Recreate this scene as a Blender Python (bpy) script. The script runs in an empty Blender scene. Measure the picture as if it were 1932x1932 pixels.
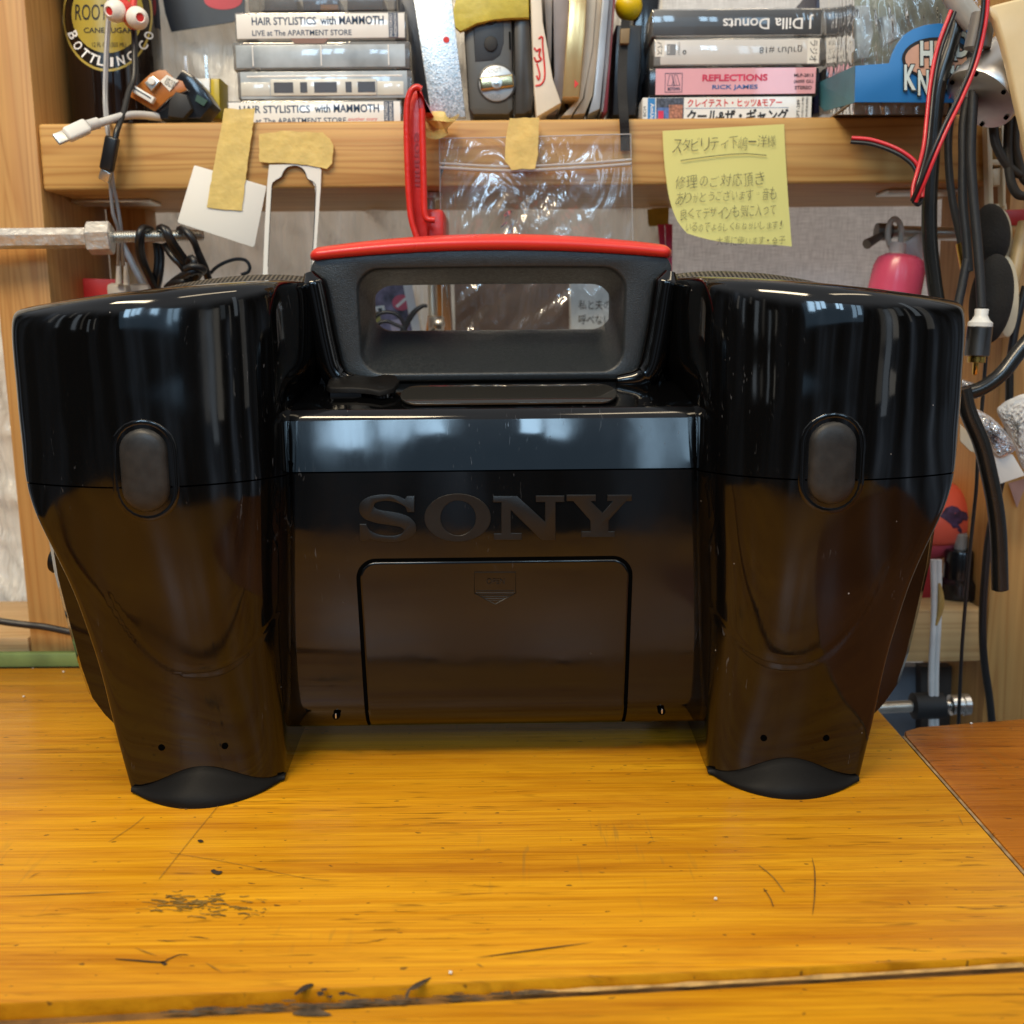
import bpy, bmesh, math, random
import numpy as np
from mathutils import Vector, Matrix
R = math.radians
random.seed(7)
S = bpy.context.scene
COL = S.collection

# ------------------------------------------------------------------ camera
F = 1876.0            # focal length in pixels of the 1932-pixel view
CAM_H = 0.214
PITCH, ROLL = R(10.0), R(0.5)
_R0, _U0, _FW = Vector((1, 0, 0)), Vector((0, math.sin(PITCH), math.cos(PITCH))), Vector((0, math.cos(PITCH), -math.sin(PITCH)))
_RT = _R0 * math.cos(ROLL) - _U0 * math.sin(ROLL)
_UP = _R0 * math.sin(ROLL) + _U0 * math.cos(ROLL)
cam = bpy.data.cameras.new('camera')
cam.sensor_width = 36.0
cam.lens = 36.0 * F / 1932.0
cam.clip_start, cam.clip_end = 0.01, 50.0
cam_o = bpy.data.objects.new('camera', cam)
COL.objects.link(cam_o)
M = Matrix((( _RT.x, _UP.x, -_FW.x, 0), (_RT.y, _UP.y, -_FW.y, 0), (_RT.z, _UP.z, -_FW.z, CAM_H), (0, 0, 0, 1)))
cam_o.matrix_world = M
S.camera = cam_o
cam.dof.use_dof = True
cam.dof.focus_distance = 0.47
cam.dof.aperture_fstop = 11.0

def ray(px, py):
    return _RT * ((px - 966) / F) + _UP * ((966 - py) / F) + _FW
def P(px, py, Y):
    d = ray(px, py); t = Y / d.y
    return Vector((d.x * t, Y, CAM_H + d.z * t))
def PZ(px, py, z=0.0):
    d = ray(px, py); t = (z - CAM_H) / d.z
    return Vector((d.x * t, d.y * t, z))

# ------------------------------------------------------------------ world, lamps, exposure
W = bpy.data.worlds.new('World'); S.world = W; W.use_nodes = True
nt = W.node_tree; nt.nodes.clear()
def N(tree, kind, **kw):
    n = tree.nodes.new(kind)
    for k, v in kw.items():
        if k.startswith('i_'):
            n.inputs[k[2:].replace('_', ' ')].default_value = v
        else:
            setattr(n, k, v)
    return n
# a dim workroom: dark uneven walls all round, a paler bluish ceiling
tc = N(nt, 'ShaderNodeTexCoord'); mp = N(nt, 'ShaderNodeMapping'); mp.inputs['Scale'].default_value = (5.5, 5.5, 1.1)
nz = N(nt, 'ShaderNodeTexNoise'); nz.inputs['Scale'].default_value = 1.0; nz.inputs['Detail'].default_value = 3.0
def wramp(stops):
    r = N(nt, 'ShaderNodeValToRGB'); cr = r.color_ramp
    while len(cr.elements) > 1: cr.elements.remove(cr.elements[-1])
    cr.elements[0].position = stops[0][0]; cr.elements[0].color = tuple(stops[0][1]) + (1,)
    for p_, c_ in stops[1:]:
        e = cr.elements.new(p_); e.color = tuple(c_) + (1,)
    return r
rp = wramp([(.40, (.035, .033, .030)), (.54, (.10, .11, .125)), (.62, (.22, .27, .34)), (.72, (.66, .78, .95))])
sx = N(nt, 'ShaderNodeSeparateXYZ'); el = N(nt, 'ShaderNodeMapRange'); el.interpolation_type = 'SMOOTHSTEP'
el.inputs['From Min'].default_value = .34; el.inputs['From Max'].default_value = .62
mixw = N(nt, 'ShaderNodeMix', data_type='RGBA'); mixw.inputs[7].default_value = (.72, .74, .77, 1)
bg = N(nt, 'ShaderNodeBackground'); bg.inputs['Strength'].default_value = 1.0
wo = N(nt, 'ShaderNodeOutputWorld')
nt.links.new(tc.outputs['Generated'], mp.inputs['Vector']); nt.links.new(mp.outputs[0], nz.inputs['Vector'])
nt.links.new(nz.outputs['Fac'], rp.inputs[0]); nt.links.new(tc.outputs['Generated'], sx.inputs[0]); nt.links.new(sx.outputs['Z'], el.inputs['Value'])
nt.links.new(el.outputs[0], mixw.inputs[0]); nt.links.new(rp.outputs[0], mixw.inputs[6]); nt.links.new(mixw.outputs[2], bg.inputs[0]); nt.links.new(bg.outputs[0], wo.inputs[0])

def area(name, loc, target, sx, sy, power, col):
    l = bpy.data.lights.new(name, 'AREA'); l.shape = 'RECTANGLE'; l.size = sx; l.size_y = sy
    l.energy = power; l.color = col
    o = bpy.data.objects.new(name, l); COL.objects.link(o); o.location = loc
    o.rotation_euler = (Vector(target) - Vector(loc)).to_track_quat('-Z', 'Y').to_euler()
    return o
WARM, BLUE = (1.0, .82, .56), (.50, .76, 1.0)
area('workshop_lamp', (-.42, -.12, 1.15), (0, .5, .1), .62, .16, 16, WARM)
area('ceiling_lamp', (.55, .05, 1.5), (0, .55, .1), .9, .12, 5.5, WARM)
for (x, y, z, w, h, pw) in ((-.80, -2.1, 1.53, .24, .62, 10.0), (-.53, -2.1, 1.57, .16, .56, 6.0), (-.33, -2.1, 1.62, .16, .54, 5.5), (.22, -2.1, 1.54, .12, .40, 3.4), (.37, -2.1, 1.50, .12, .44, 3.2), (.90, -2.1, 1.30, .18, .7, 2.6), (1.16, -2.1, 1.36, .20, .6, 2.6)):
    area('window_and_fill_light', (x, y, z), (x * .3, .5, .2), w, h, pw, BLUE)
area('blue_fill_light', (.1, -2.35, 1.35), (0, .5, .2), 2.7, .95, 7.0, (.42, .70, 1.0))  # added wide dim lamp, gives the black panels a bluish reflection

random.seed(31)
for s_ in (-1, 1):      # added side fill lamps, split into uneven strips to break up their reflections
    for k in range(7):
        w = random.uniform(.05, .22); h = random.uniform(.35, 1.1); x0 = s_ * (2.1 + .05 * k); y0 = -1.75 + .27 * k; z0 = random.uniform(.75, 1.35)
        area('window_and_fill_light', (x0, y0, z0), (0, .5, .2), w, h, w * h * math.pi * random.uniform(.35, 1.5), (.78, .90, 1.0) if k % 2 else (1.0, .93, .80))

area('backlight_behind_sheet', (0, 1.05, .22), (0, .7, .22), 1.5, 1.1, 4.3, (1.0, .98, .96))      # added lamp that brightens the hung sheet from behind
S.view_settings.view_transform = 'Standard'
S.view_settings.look = 'None'
S.view_settings.exposure = -0.34
S.view_settings.gamma = 1.0
S.view_settings.use_curve_mapping = False
S.render.engine = 'CYCLES'
S.cycles.max_bounces = 8
S.cycles.transparent_max_bounces = 16
S.cycles.use_denoising = True
S.cycles.sample_clamp_indirect = 4.0

# ------------------------------------------------------------------ materials
def mat_base(name):
    m = bpy.data.materials.new(name); m.use_nodes = True
    t = m.node_tree; t.nodes.clear()
    b = N(t, 'ShaderNodeBsdfPrincipled'); o = N(t, 'ShaderNodeOutputMaterial')
    t.links.new(b.outputs[0], o.inputs[0])
    return m, t, b
def coords(t, scale=(1, 1, 1), rot=(0, 0, 0)):
    c = N(t, 'ShaderNodeTexCoord'); m = N(t, 'ShaderNodeMapping')
    m.inputs['Scale'].default_value = scale; m.inputs['Rotation'].default_value = rot
    t.links.new(c.outputs['Object'], m.inputs['Vector'])
    return m.outputs[0]
def noise(t, vec, scale, detail=3.0, rough=.5, dist=0.0):
    n = N(t, 'ShaderNodeTexNoise'); n.inputs['Scale'].default_value = scale; n.inputs['Detail'].default_value = detail
    n.inputs['Roughness'].default_value = rough; n.inputs['Distortion'].default_value = dist
    t.links.new(vec, n.inputs['Vector']); return n.outputs['Fac']
def ramp(t, fac, stops, interp='LINEAR'):
    r = N(t, 'ShaderNodeValToRGB'); cr = r.color_ramp; cr.interpolation = interp
    while len(cr.elements) > 1: cr.elements.remove(cr.elements[-1])
    cr.elements[0].position = stops[0][0]; cr.elements[0].color = tuple(stops[0][1]) + (1,)
    for p, c in stops[1:]:
        e = cr.elements.new(p); e.color = tuple(c) + (1,)
    t.links.new(fac, r.inputs[0]); return r.outputs[0]
def mixc(t, fac, a, b, mode='MIX'):
    m = N(t, 'ShaderNodeMix', data_type='RGBA', blend_type=mode)
    for k, v in ((0, fac), (6, a), (7, b)):
        if isinstance(v, (int, float)): m.inputs[k].default_value = v
        elif isinstance(v, (tuple, list)): m.inputs[k].default_value = tuple(v) + (1,) if len(v) == 3 else v
        else: t.links.new(v, m.inputs[k])
    return m.outputs[2]
def mth(t, op, a, b=0.0):
    m = N(t, 'ShaderNodeMath', operation=op)
    for k, v in ((0, a), (1, b)):
        if isinstance(v, (int, float)): m.inputs[k].default_value = v
        else: t.links.new(v, m.inputs[k])
    return m.outputs[0]
def bump(t, b, h, strength, dist):
    n = N(t, 'ShaderNodeBump'); n.inputs['Strength'].default_value = strength; n.inputs['Distance'].default_value = dist
    t.links.new(h, n.inputs['Height']); t.links.new(n.outputs[0], b.inputs['Normal']); return n
def grey(v): return (v, v, v)

def pbr(name, col, rough=.5, metal=0.0, spec=.5, coat=0.0, var=.12, vscale=60.0, bmp=None, trans=0.0, coat_r=.04):
    m, t, b = mat_base(name)
    v = coords(t)
    n = noise(t, v, vscale, 4.0)
    lo = [max(0, c * (1 - var)) for c in col]; hi = [min(1, c * (1 + var)) for c in col]
    t.links.new(ramp(t, n, [(.3, lo), (.7, hi)]), b.inputs['Base Color'])
    t.links.new(ramp(t, noise(t, v, vscale * .6, 3.0), [(.3, grey(max(.01, rough * .8))), (.7, grey(min(1, rough * 1.2)))]), b.inputs['Roughness'])
    b.inputs['Metallic'].default_value = metal
    b.inputs['Specular IOR Level'].default_value = spec
    b.inputs['Coat Weight'].default_value = coat; b.inputs['Coat Roughness'].default_value = coat_r
    b.inputs['Transmission Weight'].default_value = trans
    if bmp: bump(t, b, noise(t, v, bmp[0], 4.0), bmp[1], bmp[2])
    return m

def wood(name, axis, light, dark, seed=0.0, rough=.5, fine=1.0, knots=False):
    m, t, b = mat_base(name)
    sc = [38.0 * fine] * 3; sc[axis] = 1.3
    c = coords(t, tuple(sc)); 
    off = N(t, 'ShaderNodeVectorMath', operation='ADD'); off.inputs[1].default_value = (seed, seed * .7, seed * 1.3)
    t.links.new(c, off.inputs[0]); c = off.outputs[0]
    n1 = noise(t, c, 1.0, 2.0, .5, .25)
    rings = mth(t, 'FRACT', mth(t, 'MULTIPLY', n1, 15.0))
    tri = mth(t, 'ABSOLUTE', mth(t, 'SUBTRACT', rings, .5))
    base = ramp(t, tri, [(0.0, dark), (.16, [d * .35 + l * .65 for d, l in zip(dark, light)]), (.34, light), (.5, [min(1, l * 1.06) for l in light])])
    sc2 = [420.0] * 3; sc2[axis] = 7.0
    fib = noise(t, coords(t, tuple(sc2)), 1.0, 3.0)
    base = mixc(t, .35, base, ramp(t, fib, [(.3, [x * .72 for x in light]), (.7, [min(1, x * 1.1) for x in light])]), 'MIX')
    big = noise(t, coords(t), 9.0, 2.0)
    base = mixc(t, 1.0, base, ramp(t, big, [(.3, grey(.86)), (.7, grey(1.06))]), 'MULTIPLY')
    t.links.new(base, b.inputs['Base Color'])
    b.inputs['Roughness'].default_value = rough
    bump(t, b, fib, .15, .0006)
    return m

def bench_wood(name, light, mid, dark, rot=0.0, gloss=.32):
    m, t, b = mat_base(name)
    r = (0, 0, rot)
    c1 = coords(t, (3.0, 120.0, 30.0), r); c2 = coords(t, (9.0, 620.0, 60.0), r); c3 = coords(t, (1.2, 9.0, 5.0), r)
    base = ramp(t, noise(t, c1, 1.0, 3.0, .6, .3), [(.28, dark), (.45, mid), (.62, light), (.8, [min(1, x * 1.08) for x in light])])
    fine = ramp(t, noise(t, c2, 1.0, 3.0), [(.28, mid), (.55, light), (.75, [min(1, x * 1.18) for x in light])])
    base = mixc(t, .50, base, fine)
    big = ramp(t, noise(t, c3, 1.0, 2.0), [(.3, (.70, .64, .55)), (.5, (.93, .91, .88)), (.68, (1.08, 1.07, 1.03))])
    base = mixc(t, 1.0, base, big, 'MULTIPLY')
    hf = noise(t, coords(t, (16.0, 950.0, 80.0), r), 1.0, 4.0, .7, .3)
    base = mixc(t, 1.0, base, ramp(t, hf, [(.30, (.72, .65, .57)), (.46, (.95, .93, .90)), (.62, (1.10, 1.12, 1.16))]), 'MULTIPLY')
    st = noise(t, coords(t, (5.0, 46.0, 12.0), r), 1.0, 5.0, .65, .8)
    base = mixc(t, 1.0, base, ramp(t, st, [(.34, (.80, .70, .60)), (.50, (1, 1, 1))]), 'MULTIPLY')
    # worn dashes along the grain and scattered dark flecks
    dsh = noise(t, coords(t, (38.0, 420.0, 20.0), r), 1.0, 2.0, .55, .4)
    zone = noise(t, coords(t, (7.0, 11.0, 5.0), r), 1.0, 2.0)
    dm = mth(t, 'MULTIPLY', ramp(t, dsh, [(.60, grey(0)), (.69, grey(1))]), ramp(t, zone, [(.42, grey(0.15)), (.58, grey(1))]))
    base = mixc(t, mth(t, 'MULTIPLY', dm, .8), base, [x * .42 for x in mid])
    fl = noise(t, coords(t, (190.0, 420.0, 90.0), r), 1.0, 1.0)
    base = mixc(t, ramp(t, fl, [(.728, grey(0)), (.75, grey(.7))]), base, (.05, .028, .012))
    # faint grey-green cross scuffs
    sc = noise(t, coords(t, (240.0, 26.0, 40.0), (0, 0, rot + .3)), 1.0, 2.0, .6, .6)
    zz = noise(t, coords(t, (8.0, 14.0, 5.0), (0, 0, rot + 1.0)), 1.0, 2.0)
    sm = mth(t, 'MULTIPLY', ramp(t, sc, [(.60, grey(0)), (.72, grey(1))]), ramp(t, zz, [(.52, grey(0)), (.68, grey(1))]))
    base = mixc(t, mth(t, 'MULTIPLY', sm, .45), base, (.22, .13, .03))
    t.links.new(base, b.inputs['Base Color'])
    t.links.new(ramp(t, noise(t, c1, 2.0, 3.0), [(.3, grey(gloss * .75)), (.7, grey(gloss * 1.35))]), b.inputs['Roughness'])
    b.inputs['Specular IOR Level'].default_value = .35
    bump(t, b, noise(t, c2, 1.0, 3.0), .10, .0005)
    return m

def shell_mat(name, col=(.0016, .0016, .0017), r0=.045, r1=.16):
    m, t, b = mat_base(name)
    v = coords(t)
    vor = N(t, 'ShaderNodeTexVoronoi'); vor.inputs['Scale'].default_value = 95.0; t.links.new(v, vor.inputs['Vector'])
    spots = ramp(t, vor.outputs['Distance'], [(.030, grey(1)), (.045, grey(0))])
    pick = ramp(t, noise(t, v, 60.0, 1.0), [(.57, grey(0)), (.63, grey(1))])
    dust = mth(t, 'MULTIPLY', spots, pick)
    scr = noise(t, coords(t, (700.0, 90.0, 120.0), (.3, .9, .5)), 1.0, 1.0, .5, 1.2)
    sz = ramp(t, noise(t, v, 16.0, 2.0), [(.55, grey(0)), (.66, grey(1))])
    sf = mth(t, 'MULTIPLY', ramp(t, scr, [(.70, grey(0)), (.76, grey(1))]), sz)
    c = mixc(t, mth(t, 'MULTIPLY', sf, .16), col, (.30, .31, .33))
    c = mixc(t, mth(t, 'MULTIPLY', dust, .55), c, (.5, .48, .45))
    t.links.new(c, b.inputs['Base Color'])
    sm = noise(t, coords(t, (22.0, 22.0, 9.0)), 1.0, 5.0, .6, .5)
    rr = ramp(t, sm, [(.42, grey(r0)), (.72, grey(r1))])
    rr = mixc(t, mth(t, 'MULTIPLY', sf, .5), rr, grey(.35))
    t.links.new(rr, b.inputs['Roughness'])
    b.inputs['Specular IOR Level'].default_value = .54
    bump(t, b, noise(t, v, 16.0, 3.0), .13, .002)
    return m

MAT = {}
def mt(key, *a, **k):
    if key not in MAT: MAT[key] = pbr(key, *a, **k)
    return MAT[key]
MAT['shell'] = shell_mat('glossy_black_shell')
MAT['bench'] = bench_wood('oiled_bench_wood', (.74, .355, .012), (.58, .232, .007), (.35, .108, .004), R(-3.5))
MAT['bench2'] = bench_wood('darker_bench_wood', (.44, .155, .014), (.34, .108, .009), (.20, .055, .005), R(-20), .28)
MAT['pine_x'] = wood('pine_board', 0, (.58, .33, .100), (.38, .155, .032), 3.1)
MAT['pine_z'] = wood('pine_post', 2, (.53, .285, .090), (.40, .175, .045), 8.4)
MAT['pine_pale'] = wood('pale_pine_rail', 0, (.62, .40, .18), (.46, .25, .09), 1.7)
mt('black_matte', (.012, .012, .013), .6)
mt('gap_black', (.0015, .0015, .0015), .9, spec=0.0)
mt('rubber', (.0040, .0036, .0034), .55, spec=.2, bmp=(900, .25, .0003))
mt('handle_grey', (.019, .0225, .0255), .40, var=.25, vscale=900, bmp=(1500, .5, .0004))
mt('red_grip', (.68, .030, .020), .34, var=.04)
mt('logo_grey', (.006, .006, .006), .36, spec=.4, bmp=(2500, .3, .0002))
mt('cable_black', (.011, .011, .012), .38)
mt('steel', (.72, .70, .66), .28, 1.0, bmp=(160, .3, .0006))
mt('zinc', (.72, .71, .66), .36, 1.0, bmp=(220, .25, .0006))
mt('white_paper', (.78, .76, .70), .7, var=.03, vscale=20)
mt('white_plastic', (.76, .75, .71), .35, var=.03)
mt('ink', (.012, .012, .014), .6)

# ------------------------------------------------------------------ mesh helpers
class MB:
    def __init__(s): s.v, s.f = [], []
    def add(s, vs, fs):
        o = len(s.v); s.v += [tuple(p) for p in vs]; s.f += [tuple(i + o for i in f) for f in fs]; return s
    def grid(s, rows, cu=False, cv=False, flip=False):
        n, m = len(rows), len(rows[0]); vs = [p for r in rows for p in r]; fs = []
        for i in range(n if cv else n - 1):
            for j in range(m if cu else m - 1):
                a, b = i * m + j, i * m + (j + 1) % m; c, d = ((i + 1) % n) * m + (j + 1) % m, ((i + 1) % n) * m + j
                fs.append((a, d, c, b) if flip else (a, b, c, d))
        return s.add(vs, fs)
    def bm(s, b, mx=None):
        b.verts.index_update()
        vs = [(mx @ v.co) if mx else v.co.copy() for v in b.verts]; fs = [[v.index for v in f.verts] for f in b.faces]
        b.free(); return s.add(vs, fs)
    def box(s, c, d, bev=0.0, rot=(0, 0, 0), seg=2):
        b = bmesh.new(); bmesh.ops.create_cube(b, size=1.0)
        bmesh.ops.scale(b, vec=d, verts=b.verts)
        if bev > 0: bmesh.ops.bevel(b, geom=list(b.edges), offset=min(bev, min(d) * .45), segments=seg, profile=.5, affect='EDGES')
        from mathutils import Euler
        return s.bm(b, Matrix.Translation(c) @ Euler(rot).to_matrix().to_4x4())
    def tube(s, pts, r, n=10, sub=6, close=False, cap=True):
        pts = smooth(pts, sub, close) if sub > 1 else [Vector(p) for p in pts]
        rr = r if callable(r) else (lambda u: r)
        rows = []; L = len(pts); up = None
        for i, p in enumerate(pts):
            t = (pts[(i + 1) % L] - pts[i - 1]) if close else (pts[min(i + 1, L - 1)] - pts[max(i - 1, 0)])
            t.normalize()
            if up is None: up = t.orthogonal().normalized()
            up = (up - t * up.dot(t)); up = up.normalized() if up.length > 1e-6 else t.orthogonal().normalized()
            w = t.cross(up); q = rr(i / max(1, L - 1))
            rows.append([p + (up * math.cos(a) + w * math.sin(a)) * q for a in [2 * math.pi * k / n for k in range(n)]])
        s.grid(rows, cu=True, cv=close)
        if cap and not close:
            o = len(s.v) - len(rows) * n
            s.f.append(tuple(range(o, o + n))[::-1]); s.f.append(tuple(range(o + (L - 1) * n, o + L * n)))
        return s
    def lathe(s, prof, c, ax=(0, 0, 1), n=24):
        ax = Vector(ax).normalized(); u = ax.orthogonal().normalized(); w = ax.cross(u); c = Vector(c)
        rows = [[c + ax * h + (u * math.cos(a) + w * math.sin(a)) * max(r, 1e-5) for a in [2 * math.pi * k / n for k in range(n)]] for r, h in prof]
        s.grid(rows, cu=True); o = len(s.v) - len(rows) * n
        s.f.append(tuple(range(o, o + n))[::-1]); s.f.append(tuple(range(o + (len(rows) - 1) * n, o + len(rows) * n)))
        return s
    def prism(s, pts, vec, bev=0.0, seg=2):
        b = bmesh.new(); vec = Vector(vec)
        vs = [b.verts.new(p) for p in pts]
        f = b.faces.new(vs); f.normal_update()
        if f.normal.dot(vec) > 0: f.normal_flip()
        r = bmesh.ops.extrude_face_region(b, geom=[f])
        bmesh.ops.translate(b, vec=vec, verts=[e for e in r['geom'] if isinstance(e, bmesh.types.BMVert)])
        if bev > 0:
            ed = [e for e in f.edges]
            bmesh.ops.bevel(b, geom=ed, offset=bev, segments=seg, profile=.5, affect='EDGES', clamp_overlap=True)
        return s.bm(b)
    def build(s, name, m, parent=None, smooth_a=35.0):
        me = bpy.data.meshes.new(name); me.from_pydata(s.v, [], s.f); me.validate()
        b = bmesh.new(); b.from_mesh(me); bmesh.ops.recalc_face_normals(b, faces=b.faces); b.to_mesh(me); b.free()
        return link_mesh(name, me, m, parent, smooth_a)
def link_mesh(name, me, m, parent=None, smooth_a=35.0):
    me.materials.clear(); me.materials.append(MAT[m] if isinstance(m, str) else m)
    if smooth_a:
        me.polygons.foreach_set('use_smooth', [True] * len(me.polygons)); me.set_sharp_from_angle(angle=R(smooth_a))
    o = bpy.data.objects.new(name, me); COL.objects.link(o)
    if parent is not None: adopt(o, parent)
    return o
def world_loc(o):
    return Vector(o.location) if o.parent is None else Vector((0, 0, 0))
def adopt(o, parent):
    o.parent = parent
    o.matrix_parent_inverse = Matrix.Translation(-world_loc(parent))
def smooth(pts, sub=6, close=False):
    p = [Vector(q) for q in pts]; n = len(p); out = []
    if n < 3 and not close: 
        return [p[0].lerp(p[-1], k / sub) for k in range(sub + 1)]
    for i in range(n if close else n - 1):
        a = p[i - 1] if (close or i > 0) else p[0] * 2 - p[1]
        b, c = p[i], p[(i + 1) % n]
        d = p[(i + 2) % n] if (close or i + 2 < n) else p[-1] * 2 - p[-2]
        for k in range(sub):
            t = k / sub
            out.append(.5 * ((2 * b) + (c - a) * t + (2 * a - 5 * b + 4 * c - d) * t * t + (3 * b - a - 3 * c + d) * t ** 3))
    if not close: out.append(p[-1])
    return out
def tag(o, label, cat, group=None, kind=None):
    o['label'] = label; o['category'] = cat
    if group: o['group'] = group
    if kind: o['kind'] = kind
    return o
def thing(name, label, cat, loc, group=None):
    o = bpy.data.objects.new(name, None); COL.objects.link(o); o.location = loc; o.empty_display_size = .02
    return tag(o, label, cat, group)
def pp(pts, Y): return [P(x, y, Y) for x, y in pts]
def rrect2(x0, x1, z0, z1, r, k=6):
    out = []
    for cx, cz, a0 in ((x1 - r, z1 - r, 0), (x0 + r, z1 - r, 90), (x0 + r, z0 + r, 180), (x1 - r, z0 + r, 270)):
        for i in range(k + 1):
            a = R(a0 + 90 * i / k); out.append((cx + r * math.cos(a), cz + r * math.sin(a)))
    return out
def text(body, p0, p1, p2, m, parent, name='lettering', thick=.00012, off=0.0, shear=0.0, mirror=False):
    """fit a line of text into the parallelogram: p0 lower left, p1 lower right, p2 upper left (world points)"""
    cu = bpy.data.curves.new(name, 'FONT'); cu.body = body; cu.size = 1.0; cu.offset = off; cu.shear = shear; cu.resolution_u = 3
    o = bpy.data.objects.new(name, cu); COL.objects.link(o)
    dg = bpy.context.evaluated_depsgraph_get()
    me = bpy.data.meshes.new_from_object(o.evaluated_get(dg))
    bpy.data.objects.remove(o)
    vs = np.zeros(len(me.vertices) * 3); me.vertices.foreach_get('co', vs); vs = vs.reshape(-1, 3)
    if len(vs) == 0: return None
    a, b = vs.min(0), vs.max(0); d = np.maximum(b - a, 1e-6)
    p0, p1, p2 = Vector(p0), Vector(p1), Vector(p2); ex, ey = p1 - p0, p2 - p0
    n = ex.cross(ey).normalized()
    if n.y > 0: n = -n
    out = []
    for q in vs:
        u, w = (q[0] - a[0]) / d[0], (q[1] - a[1]) / d[1]
        out.append(p0 + ex * u + ey * w + n * thick)
    me.vertices.foreach_set('co', np.array([tuple(q) for q in out]).ravel()); me.update()
    return link_mesh(name, me, m, parent, 0)
def text_px(body, x0, y0, x1, y1, Y, m, parent, slope=0.0, turn=False, **k):
    """text in the pixel box (x0,y0)-(x1,y1) (y down) on the plane at distance Y; turn = upside down"""
    dy = slope * (x1 - x0)
    a, b, c = (x0, y1), (x1, y1 + dy), (x0, y0)
    if turn: a, b, c = (x1, y0 + dy), (x0, y0), (x1, y1 + dy)
    return text(body, P(a[0], a[1], Y), P(b[0], b[1], Y), P(c[0], c[1], Y), m, parent, **k)
def strip(mb, pts, w, n, up=None):
    """flat ribbon along pts with half width w, lying in the plane with normal n"""
    pts = [Vector(p) for p in pts]; rows = []; n = Vector(n)
    for i, p in enumerate(pts):
        t = pts[min(i + 1, len(pts) - 1)] - pts[max(i - 1, 0)]
        s_ = t.cross(n).normalized(); q = w(i / (len(pts) - 1)) if callable(w) else w
        rows.append([p - s_ * q, p + s_ * q])
    return mb.grid(rows)

# ================================================================== bench tops
def table_mark(pts, w, parent, name, m, z=.0004):
    mb = MB(); strip(mb, smooth([Vector((p.x, p.y, z)) for p in [PZ(*q) for q in pts]], 5), w, (0, 0, 1)); return mb.build(name, m, parent, 0)
def blob(pts, z=.0004):
    return [Vector((p.x, p.y, z)) for p in [PZ(*q) for q in pts]]
bench = thing('workbench', 'scratched orange wooden workbench top that the black stereo stands on', 'workbench', (0, .4, 0))
sa, sb = PZ(0, 1931), PZ(1932, 1827)
d_ = (sb - sa).normalized()
fl, fr = sa - d_ * .5, sa + d_ * .52
seam_r = PZ(1690, 1375); seam_f = PZ(1932, 1650)
dirR = (seam_f - seam_r).normalized()
corner_back = Vector((seam_r.x + .004, .633, 0)); corner_front = seam_r + dirR * ((seam_r.y - (fr.y)) / -dirR.y if dirR.y else 0)
mb = MB()
mb.prism([(-.72, .633, 0), corner_back, seam_r, corner_front + Vector((-.0, -.004, 0)), fl + Vector((-.2, .004, 0))], (0, 0, -.028), .0012)
mb.build('tabletop', 'bench', bench)
n_ = Vector((-d_.y, d_.x, 0))
off = n_ * -.0011
mb = MB(); q0, q1 = fl - d_ * .2 + off, fr + d_ * .25 + off
mb.prism([q0, q1, q1 - n_ * .52, q0 - n_ * .52], (0, 0, -.028), .0015)
mb.build('front_plank', 'bench', bench)
mt('seam_gap', (.17, .075, .012), .8, var=.4, vscale=120); mt('seam_dirt', (.075, .048, .025), .9, var=.6, vscale=220)
mt('seam_pale', (.50, .30, .10), .7, var=.35, vscale=160)
mb = MB(); strip(mb, [q0 + n_ * .0006 + Vector((0, 0, -.0016)), q1 + n_ * .0006 + Vector((0, 0, -.0016))], .004, (0, 0, 1)); mb.build('seam_filler', 'seam_gap', bench, 0)
mb = MB(); strip(mb, smooth([Vector((p.x, p.y, .0004)) for p in [PZ(980, 1875), PZ(1200, 1864), PZ(1500, 1848), PZ(1932, 1822)]], 8), lambda u: .0009 + .0005 * math.sin(u * 37) * math.sin(u * 11), (0, 0, 1)); mb.build('worn_edge', 'seam_pale', bench, 0)
mt('stain', (.035, .022, .012), .7, var=.3, vscale=300)
mt('scratch', (.10, .047, .012), .7, var=.3, vscale=300)
mt('scuff', (.25, .135, .022), .6, var=.4, vscale=400)
# dirt along the joint, left part
random.seed(3)
mb = MB()
for i in range(95):
    x = random.uniform(300, 1060); y = 1931 - .0538 * x + random.gauss(-1, 3.6); L = random.uniform(4, 34); h = random.uniform(.8, 3.6)
    ring = [(x + L * math.cos(a) * random.uniform(.6, 1), y + h * math.sin(a) * random.uniform(.6, 1)) for a in [k * math.pi / 5 for k in range(10)]]
    mb.add(blob(ring, .0004 + i * 2e-6), [tuple(range(10))])
mb.build('joint_dirt', 'seam_dirt', bench, 0)
def stain(polys, m='stain', name='stain'):
    for k, q in enumerate(polys):
        vs = smooth([Vector((a, b, 0)) for a, b in q], 3, True)
        MB().add(blob([(v.x, v.y) for v in vs], .0005 + k * 3e-6), [tuple(range(len(vs)))]).build(name, m, bench, 0)
stain([[(398, 1644), (404, 1642), (410, 1645), (420, 1646), (413, 1652), (404, 1650), (399, 1647)], [(373, 1587), (380, 1586), (384, 1590), (376, 1591)]])
stain([[(556, 1876), (572, 1862), (585, 1858), (592, 1860), (584, 1866), (566, 1876), (558, 1880)], [(598, 1875), (608, 1873), (611, 1879), (602, 1882)], [(640, 1875), (652, 1874), (650, 1880), (641, 1880)], [(606, 1868), (616, 1867), (616, 1871), (608, 1872)], [(616, 1882), (628, 1881), (624, 1886)], [(645, 1872), (660, 1877), (680, 1883), (658, 1880)]])
stain([[(770, 1885), (774, 1872), (786, 1868), (800, 1858), (814, 1846), (796, 1852), (780, 1860), (768, 1872), (764, 1884)], [(552, 1916), (570, 1906), (596, 1904), (616, 1912), (625, 1918), (590, 1920)]], 'seam_dirt')
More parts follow.
